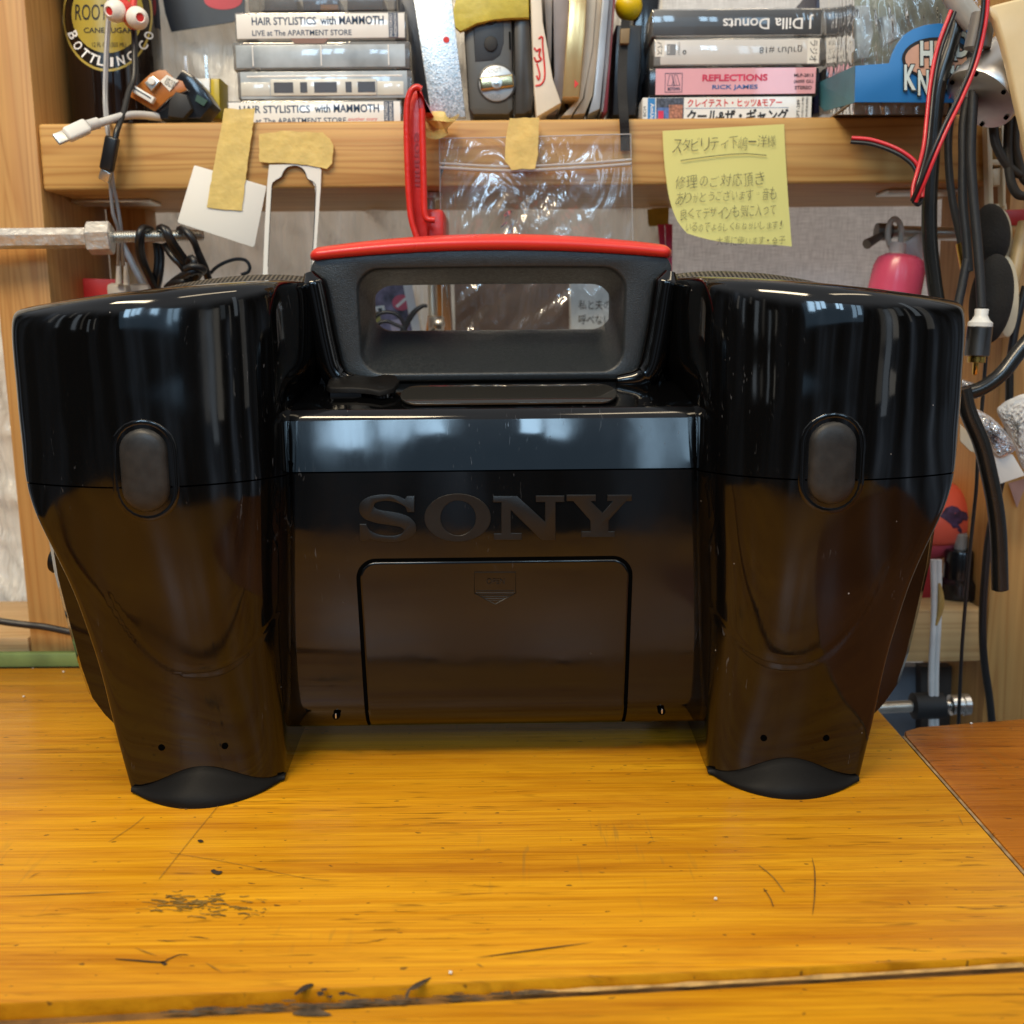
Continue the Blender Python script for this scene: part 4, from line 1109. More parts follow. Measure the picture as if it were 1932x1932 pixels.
wire('cord', [(330, 226, .67), (302, 221, .66), (265, 217, .648), (233, 219, .636), (201, 228, .624), (182, 234, .618)], .65, .0024, 'cable_white', lc)
wire('strain_relief', [(184, 232, .619), (164, 238, .613)], .62, .0033, 'cable_white', lc)
def bar(name, p0, p1, w, t, bev, m, parent, Y0, Y1):
    """rounded flat bar from pixel p0 to p1, w wide in the picture plane, t thick"""
    a_, b_ = P(p0[0], p0[1], Y0), P(p1[0], p1[1], Y1); d = b_ - a_; L_ = d.length; ex = d.normalized(); ey = Vector((0, 1, 0)); ey = (ey - ex * ey.dot(ex)).normalized(); ez = ex.cross(ey)
    b = bmesh.new(); bmesh.ops.create_cube(b, size=1.0); bmesh.ops.scale(b, vec=(L_, t, w), verts=b.verts)
    if bev: bmesh.ops.bevel(b, geom=list(b.edges), offset=bev, segments=3, profile=.5, affect='EDGES')
    mx = Matrix((( ex.x, ey.x, ez.x, (a_.x + b_.x) / 2), (ex.y, ey.y, ez.y, (a_.y + b_.y) / 2), (ex.z, ey.z, ez.z, (a_.z + b_.z) / 2), (0, 0, 0, 1)))
    mb = MB(); mb.bm(b, mx); return mb.build(name, m, parent)
bar('plug_body', (166, 237), (124, 256), .0085, .0058, .0018, 'white_plastic', lc, .614, .606)
bar('plug_tip', (124, 256), (105, 264), .0068, .0022, .0006, 'zinc', lc, .606, .602)
bl = thing('black_charging_cable', 'black charging cable hanging over the shelf edge with a metal tip', 'charging cable', P(220, 250, .63))
wire('cord', [(252, 46, .66), (254, 93, .655), (253, 146, .65), (243, 172, .645), (233, 212, .636), (222, 243, .628), (216, 268, .626)], .65, .0018, 'cable_black', bl)
bar('plug_body', (213, 258), (201, 322), .0080, .0055, .0015, 'cable_black', bl, .626, .628); bar('plug_tip', (201, 322), (196, 341), .0066, .0022, .0006, 'zinc', bl, .628, .630)

pk = thing('laser_pickup', 'small orange circuit board joined to a black lens block lying on the shelf', 'electronic part', P(320, 220, .66))
mt('flex_orange', (.40, .13, .015), .35); mt('pcb_green', (.02, .06, .03), .4)
slab('circuit_board', [(299, 132), (312, 132), (328, 148), (344, 153), (352, 170), (321, 183), (291, 210), (245, 182), (247, 172), (285, 138)], .655, .0012, 'flex_orange', pk, .0002)
slab('lens_block', [(344, 130), (365, 143), (386, 169), (402, 196), (378, 224), (304, 226), (291, 212), (321, 183), (354, 169), (330, 148)], .657, .018, 'case_black', pk, .0015)
slab('lens_housing', [(330, 172), (352, 178), (362, 205), (345, 224), (315, 220), (318, 190)], .652, .006, 'black_matte', pk, .0015)
slab('chip', [(372, 178), (392, 190), (384, 200), (368, 190)], .656, .002, 'pcb_green', pk)
bar('connector', (246, 164), (291, 191), .0042, .004, .0006, 'white_plastic', pk, .651, .651)
bar('connector_slot', (252, 166), (287, 187), .0009, .0042, 0, 'tape_dark', pk, .651, .651)
st_ = slab('sticker', [(302, 153), (315, 141), (337, 152), (320, 172)], .6543, .0003, 'white_paper', pk)
text('KSS-213C', P(309, 158, .654), P(327, 168, .654), P(316, 146, .654), 'ink', st_)
slab('trimmer', [(272, 156), (288, 143), (302, 153), (286, 172)], .652, .003, 'zinc', pk, .0004)
MB().lathe([(.0022, 0), (.0022, .0015), (.0012, .0016)], P(287, 153, .652), (0, -1, 0), 18).build('trimmer_knob', 'white_plastic', pk)
wp = thing('wall_plug', 'yellow and white mains plug with its two metal prongs pointing up', 'plug', P(392, 222, .69))
mt('plug_yellow', (.55, .40, .01), .4)
slab('body', [(366, 148), (396, 147), (396, 224), (366, 224)], .685, .02, 'white_plastic', wp, .001); slab('body', [(396, 147), (414, 147), (416, 224), (396, 224)], .685, .02, 'plug_yellow', wp, .002)
for q in ((349, 106, 352, 150), (387, 104, 391, 148)): slab('prong', [(q[0] - 2, q[1]), (q[0] + 3, q[1]), (q[2] + 3, q[3]), (q[2] - 3, q[3])], .692, .002, 'steel', wp)
pc = tag(slab('postcard', [(300, -40), (312, 26), (323, 60), (437, 42), (462, 33), (462, -40)], .742, .0008, mt('card_slate', (.025, .032, .045), .4, var=.4, vscale=30)), 'dark postcard with a red blur leaning against the plastic sheet', 'postcard')
o = slab('red_print', ell(421, 0, 36, 18), .7418, .0001, mt('print_red', (.5, .05, .07), .5)); adopt(o, pc)

# ------------------------------------------------------------------ metal plate, recorder, books
def spangle():
    m, t, b = mat_base('galvanised_metal'); v = coords(t)
    vo = N(t, 'ShaderNodeTexVoronoi'); vo.inputs['Scale'].default_value = 900.0; t.links.new(v, vo.inputs['Vector'])
    t.links.new(ramp(t, vo.outputs['Color'], [(.2, (.52, .57, .60)), (.8, (.74, .78, .82))]), b.inputs['Base Color']); b.inputs['Metallic'].default_value = .85
    t.links.new(ramp(t, vo.outputs['Color'], [(.2, grey(.34)), (.8, grey(.5))]), b.inputs['Roughness']); bump(t, b, vo.outputs['Distance'], .12, .0008)
    MAT['galv'] = m
spangle()
pl = tag(slab('metal_plate', [(774, -40), (848, -40), (879, 222), (814, 222)], .660, .0025, 'galv', None, .0004), 'tall shiny galvanised metal strip leaning behind the red clamp', 'metal plate')
o = slab('red_spot', ell(842, 75, 6, 6), .6597, .0001, 'ink_red'); adopt(o, pl)
rc = thing('portable_recorder', 'grey portable recorder with round metal lock dial, taped in yellow', 'recorder', P(940, 215, .68))
mt('rec_grey', (.085, .082, .074), .38, var=.06); mt('rec_dark', (.050, .048, .045), .35); mt('rec_blue', (.035, .040, .048), .4)
slab('body', [(868, -60), (966, -60), (968, 120), (969, 206), (960, 217), (892, 217), (884, 205)], .665, .045, 'rec_grey', rc, .003)
slab('side_cover', [(966, -60), (1000, -60), (1002, 60), (1010, 180), (1004, 208), (990, 217), (970, 217), (969, 120)], .664, .045, 'rec_dark', rc, .004)
slab('button_panel', [(888, -20), (950, -20), (951, 80), (944, 104), (930, 114), (896, 117)], .6645, .004, 'rec_blue', rc, .0008)
slab('round_button', ell(926, 82, 13, 15), .6632, .003, 'black_matte', rc, .001); slab('lens_window', ell(925, 30, 15, 16), .6632, .003, 'black_matte', rc, .001)
slab('slot', [(960, 60), (963, 60), (964, 92), (961, 92)], .6645, .002, 'gap_black', rc)
slab('dial_ring', ell(937, 157, 37, 38, 40), .6644, .003, 'rec_dark', rc, .0008)
dl = slab('lock_dial', ell(937, 157, 33, 34, 40), .6636, .003, mt('dial_metal', (.50, .50, .49), .42, .85), rc, .0004)
bar('dial_grip', (906, 160), (969, 152), .0078, .004, .0012, mt('brass', (.50, .40, .22), .25, 1.0), dl, .6632, .6632)
slab('dial_screw', ell(937, 156, 11, 11), .6606, .0012, 'zinc', dl, .0003); slab('dial_screw_head', ell(937, 156, 6, 6), .6602, .0008, 'steel', dl, .0002)
text_px('LOCK', 918, 131, 944, 139, .6635, 'label_grey', dl, -.15, True); text_px('OPEN', 922, 178, 944, 186, .6635, 'label_grey', dl, 0, True)
mt('masking_tape', (.80, .60, .19), .55, var=.10, vscale=130, bmp=(220, .6, .0010))
for n_ in MAT['masking_tape'].node_tree.nodes:
    if n_.type == 'BSDF_PRINCIPLED': n_.inputs['Alpha'].default_value = .80
MAT['masking_tape_back'] = pbr('masking_tape_shelf', (.52, .44, .06), .55, var=.2, vscale=90, bmp=(200, .5, .0008))
slab('tape_wrap', [(853, 30), (866, -30), (998, -30), (998, 33), (960, 34), (931, 37), (899, 44), (880, 54), (868, 59), (858, 50)], .6605, .004, 'masking_tape_back', rc, .0005)

mt('cream_bag', (.72, .66, .55), .55, var=.05); mt('page_grey', (.34, .30, .27), .6); mt('gold_spine', (.62, .44, .20), .22, .6); mt('page_cream', (.60, .53, .42), .6); mt('page_tan', (.48, .40, .30), .6); mt('jewel_blue', (.30, .34, .40), .2); mt('dark_red', (.16, .02, .03), .4)
cb = tag(slab('paper_bag', [(1000, -40), (1020, -40), (1024, 40), (1034, 93), (1043, 148), (1059, 194), (1013, 221), (1008, 170), (1005, 100)], .655, .05, 'cream_bag', None, .001), 'cream paper bag with red line print standing beside the grey recorder', 'paper bag')
o = MB()
for q in ([(1016, 73), (1023, 70), (1024, 90), (1028, 140), (1022, 158), (1010, 162)], [(1008, 90), (1012, 96), (1019, 92), (1017, 105), (1021, 112), (1012, 116), (1008, 108)], [(1013, 120), (1018, 140), (1016, 150), (1012, 143)]):
    o.tube(pts3(q, .6548), .0006, 5, 4)
o = o.build('printed_lines', 'ink_red', None, 0); adopt(o, cb)
for nm, px, Y_, m, lb in (
    ('book', [(1024, -40), (1043, -40), (1043, 60), (1040, 140), (1062, 190), (1050, 160), (1034, 93)], .672, 'page_grey', 'thin grey booklet beside the cream bag'),
    ('book', [(1043, -40), (1078, -40), (1072, 60), (1062, 184), (1050, 214), (1032, 219), (1046, 140)], .668, mt('violet_grey', (.20, .18, .19), .5), 'violet grey book leaning against the gold edged case'),
    ('disc_case', [(1078, -40), (1108, -40), (1104, 60), (1093, 184), (1062, 184), (1070, 60)], .654, 'gold_spine', 'gold edged disc case leaning among the books'),
    ('book', [(1108, -40), (1128, -40), (1118, 90), (1100, 185), (1078, 217), (1060, 219), (1093, 184), (1104, 60)], .664, 'page_cream', 'cream booklet just behind the gold edged disc case'),
    ('book', [(1128, -40), (1140, -40), (1130, 90), (1118, 180), (1104, 214), (1082, 217), (1102, 185)], .666, 'page_tan', 'tan paper book between the cream booklet and clear blue case'),
    ('disc_case', [(1140, -40), (1153, -40), (1140, 120), (1132, 205), (1110, 216), (1120, 180)], .662, 'jewel_blue', 'clear blue disc case leaning beside the tan book'),
    ('book', [(1153, -40), (1160, -40), (1150, 110), (1142, 205), (1134, 214), (1140, 120)], .668, mt('page_white', (.6, .58, .54), .5), 'thin white booklet next to the dark red cover'),
    ('book', [(1160, -40), (1164, -40), (1153, 110), (1146, 210), (1138, 216), (1150, 110)], .663, 'dark_red', 'dark red book cover, last of the leaning books')):
    tag(slab(nm, px, Y_, .07, m, None, .0005), lb, 'book' if nm == 'book' else 'disc case', 'books and cases leaning together')
o = MB().prism(pp([(1084, 150), (1092, 158), (1084, 166)], .6537), (0, .0002, 0)).build('red_mark', 'ink_red', None, 0); adopt(o, [x for x in COL.objects if x.name == 'disc_case'][0])
mb = MB()
c_ = P(1186, 12, .70)
mb.lathe([(.009 * math.sin(a_), -.009 * math.cos(a_)) for a_ in np.linspace(.02, math.pi - .02, 16)], c_, (0, 0, 1), 28)
tag(mb.build('yellow_ball', mt('bright_yellow', (.72, .48, .005), .35)), 'bright yellow round cap peeping out behind the black strap', 'ball')
bb = tag(slab('black_box', [(1163, 46), (1212, 46), (1208, 140), (1200, 218), (1155, 218)], .675, .05, mt('slate_box', (.022, .024, .028), .35), None, .002), 'slim black box standing behind the woven strap', 'box')
sp = thing('wrist_strap', 'black woven wrist strap hanging down over the shelf edge', 'strap', P(1178, 150, .66))
mb = MB(); q = smooth(pts3([(1181, 38, .67), (1176, 93, .662), (1174, 159, .652), (1177, 215, .636), (1179, 250, .6365), (1180, 284, .637)], .66), 8)
strip(mb, q, .0028, (0, 1, 0)); mb.v += [(x, y + .0016, z) for x, y, z in mb.v]; n_v = len(mb.v) // 2; n_f = list(mb.f)
mb.f += [tuple(i + n_v for i in f_[::-1]) for f_ in n_f]
for i in range(0, n_v - 2, 2): mb.f += [(i, i + 2, i + 2 + n_v, i + n_v), (i + 1, i + 1 + n_v, i + 3 + n_v, i + 3)]
mb.f.append((n_v - 2, n_v - 1, 2 * n_v - 1, 2 * n_v - 2))
mb.build('webbing', mt('webbing', (.010, .010, .011), .8, bmp=(900, .8, .0006)), sp, 30)
slab('leather_tab', [(1171, 54), (1189, 53), (1187, 82), (1170, 82)], .659, .003, mt('leather', (.22, .15, .07), .6), sp, .0004)

# ------------------------------------------------------------------ toy box
tb = thing('toy_box', 'blue display box with clear window and graffiti style lettering', 'box', P(1740, 200, .65))
mt('box_blue', (.02, .17, .46), .35, var=.12, vscale=12); mt('box_teal', (.05, .20, .28), .4, var=.2, vscale=40); mt('card_brown', (.24, .20, .15), .8)
fp = slab('front_panel', [(1614, 124), (1678, 119), (1683, 102), (1692, 84), (1705, 66), (1722, 55), (1745, 47), (1771, 44), (1800, 46), (1830, 54), (1862, 66), (1866, 194), (1613, 193)], .600, .0012, 'box_blue', tb, .0002)
mb = MB(); A_, B_, C_, D_ = P(1544, 156, .668), P(1613, 124, .6005), P(1613, 193, .6005), P(1549, 211, .668)
mb.grid([[A_, B_], [D_, C_]]); mb.v += [(x, y + .001, z) for x, y, z in mb.v]; mb.f += [tuple(i + 4 for i in mb.f[0])]; mb.build('side_panel', 'box_teal', tb, 0)
mb = MB(); mb.prism([Vector((C_.x, .6012, ST + .0004)), Vector((P(1866, 194, .6).x, .6012, ST + .0004)), Vector((P(1866, 194, .6).x, .74, ST + .0004)), Vector((P(1560, 210, .70).x, .74, ST + .0004)), Vector((P(1549, 211, .668).x, .668, ST + .0004))], (0, 0, .0008)); mb.build('bottom', 'card_brown', tb)
mb = MB(); rows = []
for i in range(25):
    f_ = i / 24
    row = []
    for j in range(40):
        x = lerp(1546, 1866, j / 39); Y_ = lerp(.668, .6015, min(1, j / 8)); 
        row.append(P(x, lerp(216, -60, f_), Y_ + .002) + Vector((0, .0015 * math.sin(j * 1.7 + i * .6) * math.sin(i * .5), 0)))
    rows.append(row)
mb.grid(rows); mb.build('window', 'clear_window', tb, 80)
slab('back_card', [(1560, -60), (1900, -60), (1900, 190), (1560, 190)], .735, .001, mt('olive_card', (.22, .24, .20), .6, var=.7, vscale=24), tb)
mt('inner_white', (.5, .52, .5), .3)
for px in ([(1612, 10), (1642, 6), (1650, 60), (1640, 110), (1618, 112)], [(1664, 30), (1690, 24), (1700, 70), (1672, 84)]): slab('inner_wrap', px, .70, .01, mt('wrap_film', (.34, .38, .42), .12, var=.5, vscale=60), tb, .002)
lg = slab('badge', ell(1768, 110, 66, 40), .5992, .0003, 'ink', fp); slab('badge_centre', ell(1766, 111, 58, 34), .5988, .0003, mt('badge_pink', (.62, .36, .26), .5), lg)
def chunky(body, x0, y0, x1, y1, slope=0.0):
    text_px(body, x0 - 2, y0 - 2, x1 + 2, y1 + 3, .5985, 'ink', lg, slope, off=.075, name='lettering_outline'); text_px(body, x0, y0, x1, y1, .5982, mt('letter_ice', (.60, .70, .70), .5), lg, slope, off=.03)
for ch_, x0, x1, y0, y1 in (('H', 1736, 1760, 77, 124), ('A', 1762, 1784, 78, 118), ('R', 1786, 1806, 74, 114), ('D', 1804, 1828, 58, 108), ('K', 1706, 1728, 122, 170), ('N', 1732, 1752, 132, 180), ('O', 1754, 1774, 128, 172), ('C', 1776, 1796, 126, 170), ('K', 1796, 1814, 124, 166), ('S', 1815, 1832, 120, 162)):
    chunky(ch_, x0, y0, x1, y1)
text_px('JR', 1790, 165, 1802, 186, .5981, 'ink_cherry', lg, shear=.3)

# ================================================================== things taped and clamped to the shelf edge
FR = SF            # front face of the shelf board
mt('note_yellow', (.72, .68, .24), .7, var=.03, vscale=12); mt('pencil', (.045, .045, .040), .7)
def hand(body, x0, y0, x1, y1, Y, m, parent, slope, name='handwriting'):
    """one line of pencil writing, every character set a little differently"""
    mb = MB(); n = len(body); w_ = (x1 - x0) / n; r_ = random.Random(body)
    for i, ch in enumerate(body):
        small = ch in 'のごいうくがとてよろおねんしまずつ。、.ィっ'
        h_ = (y1 - y0) * (r_.uniform(.68, .85) if small else r_.uniform(.9, 1.15)); ww = w_ * (r_.uniform(.62, .78) if small else r_.uniform(.8, .98))
        if ch in '一': h_ *= .12
        if ch in '.。、': h_ *= .3; ww *= .4
        if ch == '!': ww *= .22
        cx, cy = x0 + w_ * (i + .5) + r_.uniform(-1, 1), (y0 + y1) / 2 + slope * w_ * i + r_.uniform(-1.6, 1.6); a = r_.uniform(-.12, .10) + slope
        def q(dx, dy): dx += -dy * .12; return P(cx + dx * math.cos(a) - dy * math.sin(a), cy + dx * math.sin(a) + dy * math.cos(a), Y)
        o = text(ch, q(-ww / 2, h_ / 2), q(ww / 2, h_ / 2), q(-ww / 2, -h_ / 2), m, None, off=-.016)
        if o is None: continue
        mb.add([v.co.copy() for v in o.data.vertices], [list(p.vertices) for p in o.data.polygons]); me_ = o.data; bpy.data.objects.remove(o); bpy.data.meshes.remove(me_)
    return mb.build(name, m, parent, 0)
nt_ = thing('sticky_note', 'yellow sticky note covered in handwritten Japanese stuck on the shelf edge', 'note', P(1365, 350, FR - .001))
mb = MB(); rows = []
Lf = smooth([Vector((x, y, 0)) for x, y in ((1250, 247), (1252, 290), (1256, 330), (1263, 375), (1277, 415), (1296, 440))], 4)
n_ = len(Lf)
for i in range(n_):
    f_ = i / (n_ - 1); lx, ly = Lf[i].x, Lf[i].y; rx, ry = lerp(1479.5, 1494, f_ ** 1.3), lerp(234, 465, f_)
    row = []
    for j in range(16):
        u = j / 15; x = lerp(lx, rx, u); y = lerp(ly, ry, u) + (f_ ** 6) * 14 * math.sin(math.pi * min(1, u * 1.0)) * (1 - u)
        curl = .0008 * max(0, f_ - .55) ** 2 * 5 * (1 - u) ** 3
        row.append(P(x, y, FR - .0012 - curl))
    rows.append(row)
mb.grid(rows); mb.build('paper', 'note_yellow', nt_, 80)
for tx, q, sl in (('スタビリティ下嶋一洋様', (1268, 264, 1464, 286), -.045), ('修理のご対応頂き', (1274, 334, 1444, 357), -.06), ('ありがとうございます。音も', (1276, 363, 1466, 384), -.05), ('良くてデザインも気に入って', (1283, 394, 1466, 414), -.05), ('いるのでよろしくおねがいします!', (1293, 421, 1480, 438), -.03), ('大事に使います.金子', (1352, 447, 1482, 462), 0.0)):
    hand(tx, q[0], q[1], q[2], q[3], FR - .0026, 'pencil', nt_, sl)
wire('underline', [(1284, 303), (1340, 295), (1400, 290), (1446, 293)], FR - .0026, .00022, 'pencil', nt_, 5)

def tape_piece(name, px, Y, label, m='masking_tape', bend=.0015):
    o = slab(name, px, Y, .00025, m, None, 0, 60); return tag(o, label, 'tape')
cd = tag(slab('white_card', [(366, 313), (368, 312), (502, 351), (502, 355), (480, 464), (476, 466), (337, 421), (335, 417)], FR - .0022, .0005, 'white_paper', None, .0001), 'blank white card hanging aslant from a strip of yellow tape', 'card')
def torn(pts, amp=2.2, seed=1):
    r_ = random.Random(seed); out = []
    for i, (x, y) in enumerate(pts):
        x2, y2 = pts[(i + 1) % len(pts)]; L = math.hypot(x2 - x, y2 - y); n = max(1, int(L / 9))
        for k in range(n):
            f_ = k / n; out.append((lerp(x, x2, f_) + r_.uniform(-amp, amp) * .35, lerp(y, y2, f_) + r_.uniform(-amp, amp) * .5))
    return out
tape_piece('tape_strip', torn([(424, 204), (452, 206), (481, 205), (473, 270), (464, 330), (456, 397), (425, 396), (390, 391), (400, 330), (412, 265)]), FR - .0030, 'upright strip of yellow masking tape holding the blank white card')
tape_piece('tape_strip', torn([(489, 254), (531, 247), (608, 250), (622, 262), (629, 275), (626, 308), (616, 318), (560, 309), (489, 306)], 2.2, 4), FR - .0030, 'sideways strip of yellow masking tape above the white cutout')
def cc2(q): return [(383.3 + .2646 * x, .2646 * y) for x, y in q]
fo = cc2([(470, 1175), (640, 1170), (830, 1190), (842, 1215), (838, 1330), (822, 1560), (808, 1760), (785, 2060), (752, 2060), (780, 1750), (795, 1560), (800, 1400), (797, 1330), (780, 1300), (745, 1275), (728, 1225), (700, 1195), (650, 1182), (595, 1195), (572, 1230), (560, 1262), (520, 1280), (492, 1305), (488, 1330), (478, 1500), (470, 1700), (455, 2060), (420, 2060), (428, 1900), (440, 1600), (455, 1330)])
tag(slab('paper_cutout', fo, FR - .0022, .0005, 'white_paper', None, 0), 'white card cutout shaped like a tall arch hanging under the sideways tape', 'cutout')
mb = MB()
for q in ([(500, 1300), (555, 1262), (573, 1225), (600, 1195), (650, 1182), (700, 1196), (727, 1228), (745, 1275), (798, 1312), (800, 1420), (784, 1740), (765, 1960)], [(490, 1320), (480, 1500), (470, 1700), (462, 1900)]):
    mb.tube(pts3(cc2(q), FR - .0024), .00022, 5, 3)
o = mb.build('pen_line', 'ink', None, 0); adopt(o, [x for x in COL.objects if x.name == 'paper_cutout'][0])

# clear zip bag
zb = thing('zip_bag', 'clear crinkled zip bag taped below the shelf edge behind the handle', 'plastic bag', P(1010, 300, FR - .004))
mb = MB(); random.seed(5); rows = []
ph = [(random.uniform(.15, .9), random.uniform(.1, .7), random.uniform(0, 6.28), random.uniform(.3, 1)) for _ in range(16)]
for i in range(90):
    f_ = i / 89; row = []
    for j in range(80):
        u = j / 79; x = lerp(829 + 6 * f_, 1190 + 8 * f_, u); y = lerp(lerp(261, 253, u), 700, f_)
        amp = .0002 + .0090 * max(0, min(1, (f_ - .14) * 5)) * (1 - abs(2 * u - 1) ** 6)
        h_ = sum(a_ * abs(math.sin(k1 * j * .42 + k2 * i * .36 + p_)) for k1, k2, p_, a_ in ph) / 5 - 1.0
        row.append(P(x, y, FR - .0045 - amp * h_ * .5))
    rows.append(row)
mb.grid(rows); mb.build('film', 'bag_film', zb, 80)
wire('zip_seal', [(829, 316, FR - .006), (960, 322, FR - .006), (1100, 316, FR - .006), (1191, 309, FR - .006)], FR, .0009, 'zip_white', zb, 8)
wire('zip_seal', [(829, 308, FR - .006), (960, 314, FR - .006), (1100, 308, FR - .006), (1191, 301, FR - .006)], FR, .0007, 'zip_white', zb, 8)
for q in ([(829, 261), (831, 400), (834, 560), (835, 700)], [(1190, 253), (1193, 400), (1196, 560), (1198, 700)], [(829, 261), (960, 259), (1100, 255), (1190, 253)]):
    wire('film_edge', [(x, y, FR - .0052) for x, y in q], FR, .00035, 'zip_white', zb, 6)
tape_piece('tape_strip', torn([(962, 223), (1017, 222), (1015, 291), (1010, 318), (985, 319), (966, 321), (952, 304), (956, 251)], 2.0, 9), FR - .0075, 'short upright strip of yellow masking tape holding the zip bag')
mb = MB(); q = smooth(pts3([(793, 226, .630), (812, 219, .626), (838, 220, .624), (847, 230, .628), (843, 244, .634), (822, 255, .632), (797, 249, .628), (782, 246, .622)], .63), 6)
strip(mb, q, .0042, (.2, .75, -.65)); q = smooth(pts3([(812, 219, .629), (832, 236, .634), (852, 228, .634), (866, 216, .636)], .63), 6); strip(mb, q, lambda u: .0040 * (1 - u * .85), (.1, .8, .6))
tag(mb.build('tape_curl', 'masking_tape', None, 60), 'curled scrap of yellow tape beside the red clamp', 'tape')

# red C-clamp
def ck(q): return [(753.9 + .1587 * x, 153.3 + .1587 * y) for x, y in q]
rcl = thing('red_clamp', 'red iron C clamp gripping the shelf board beside the zip bag', 'clamp', P(790, 300, .62))
mt('clamp_red', (.62, .025, .015), .30, var=.08, bmp=(300, .35, .0007))
mt('clamp_red_deep', (.60, .02, .014), .36, var=.08, bmp=(300, .3, .0007))
outl = ck([(200, 65), (135, 110), (92, 220), (70, 380), (70, 700), (82, 1100), (97, 1400), (122, 1650), (150, 1760), (200, 1900), (330, 1960), (325, 1600), (316, 1300), (312, 1000), (303, 600), (300, 340), (290, 200), (250, 90)])
slab('frame', outl, .618, .006, 'clamp_red_deep', rcl, .0008)
mb = MB(); q = smooth(pts3(ck([(260, 95), (205, 68), (140, 112), (98, 225), (82, 400), (84, 700), (96, 1100), (112, 1400), (140, 1650), (210, 1880)]), .612), 5)
mb.tube(q, .0018, 12, 1); mb.build('flange', 'clamp_red', rcl, 60)
mb = MB(); q = smooth(pts3(ck([(268, 330), (272, 600), (282, 1000), (290, 1300), (297, 1560), (330, 1640), (420, 1650)]), .613), 5)
mb.tube(q, .0019, 12, 1); mb.build('flange', 'clamp_red', rcl, 60)
mb = MB(); rows = []
for i in range(9):
    f_ = i / 8; Y_ = lerp(.614, .70, f_)
    rows.append([P(*ck([(x, y)])[0], .614) + Vector((f_ * .006, Y_ - .614, (ST + .001 - P(*ck([(x, y)])[0], .614).z) * 0 + f_ * (ST + .004 - P(790, 190, .614).z))) for x, y in ((200, 72), (290, 200), (375, 372), (300, 375), (230, 340), (215, 200))])
mb.grid(rows, cu=True); mb.add(rows[-1], [tuple(range(6))]); mb.build('upper_jaw', 'clamp_red', rcl, 50)
mb = MB(); a_, b_ = P(826, 406, .64), P(833, 470, .64); mb.box(((P(808, 430, .64).x + b_.x) / 2, .650, (a_.z + b_.z) / 2 - .004), (.0140, .052, a_.z - b_.z + .012), .003); mb.build('lower_arm', 'clamp_red', rcl, 40)
def threads(L, r_, pitch=.0011, n=None):
    out = [(r_ * .86, 0)]; k = int(L / pitch)
    for i in range(k): out += [(r_ * .86, (i + .1) * pitch), (r_, (i + .5) * pitch), (r_ * .86, (i + .9) * pitch)]
    return out + [(r_ * .86, L)]
z_hi, z_lo = SB - .004, P(812, 596, .664).z
px_ = P(812, 370, .664).x
MB().lathe(threads(z_hi - z_lo, .0034), (px_, .664, z_lo), (0, 0, 1), 16).build('screw', 'zinc', rcl, 30)
MB().lathe([(.003, 0), (.0075, .001), (.0075, .004), (.004, .0045)], (px_, .664, SB - .0048), (0, 0, 1), 20).build('swivel_pad', 'zinc', rcl, 40)
MB().lathe([(.0050, 0), (.0052, .001), (.0052, .011), (.004, .012)], (px_ + .002, .664, z_lo - .012), (0, 0, 1), 20).build('screw_head', 'zinc', rcl, 40)
MB().tube([P(800, 640, .655), P(826, 612, .650)], .0016, 10, 2).lathe([(.0010, 0), (.0034, .0012), (.0040, .0035), (.0034, .0058), (.0010, .007)], P(829, 612, .650), (0, -1, 0), 16).build('tommy_bar', 'zinc', rcl, 60)
text('eonnııı', P(781, 250, .6178), P(783, 352, .6178), P(792, 250, .6178), mt('cast_letters', (.34, .010, .008), .4), rcl, 'cast_lettering', .0003, .02)

# left clamp with the cord bundle
mt('cast_steel', (.62, .61, .58), .5, .75, var=.2, vscale=120, bmp=(260, .8, .0012))
lcl = thing('bar_clamp', 'steel bar clamp with hexagonal head and threaded rod across the pine post', 'clamp', P(190, 448, .63))
a_, b_ = P(-60, 451, .622), P(168, 449, .628)
MB().lathe([(.0062, 0), (.0062, (b_ - a_).length)], a_, b_ - a_, 6).build('bar', 'cast_steel', lcl, 20)
a_, b_ = P(165, 450, .630), P(213, 449, .632)
MB().lathe([(.0085, 0), (.0100, .001), (.0100, (b_ - a_).length - .001), (.0085, (b_ - a_).length)], a_, b_ - a_, 6).build('head', 'cast_steel', lcl, 20)
a_, b_ = P(208, 447, .634), P(384, 444, .655)
MB().lathe(threads((b_ - a_).length, .0038, .0014), a_, b_ - a_, 16).build('rod', 'zinc', lcl, 30)
cb_ = thing('cord_bundle', 'bundle of thin black cord knotted and looped over the threaded rod', 'cord', P(350, 500, .67))
def c8(q): return [(.2646 * p[0], 383.3 + .2646 * p[1]) + tuple(p[2:]) for p in q]
mb = MB()
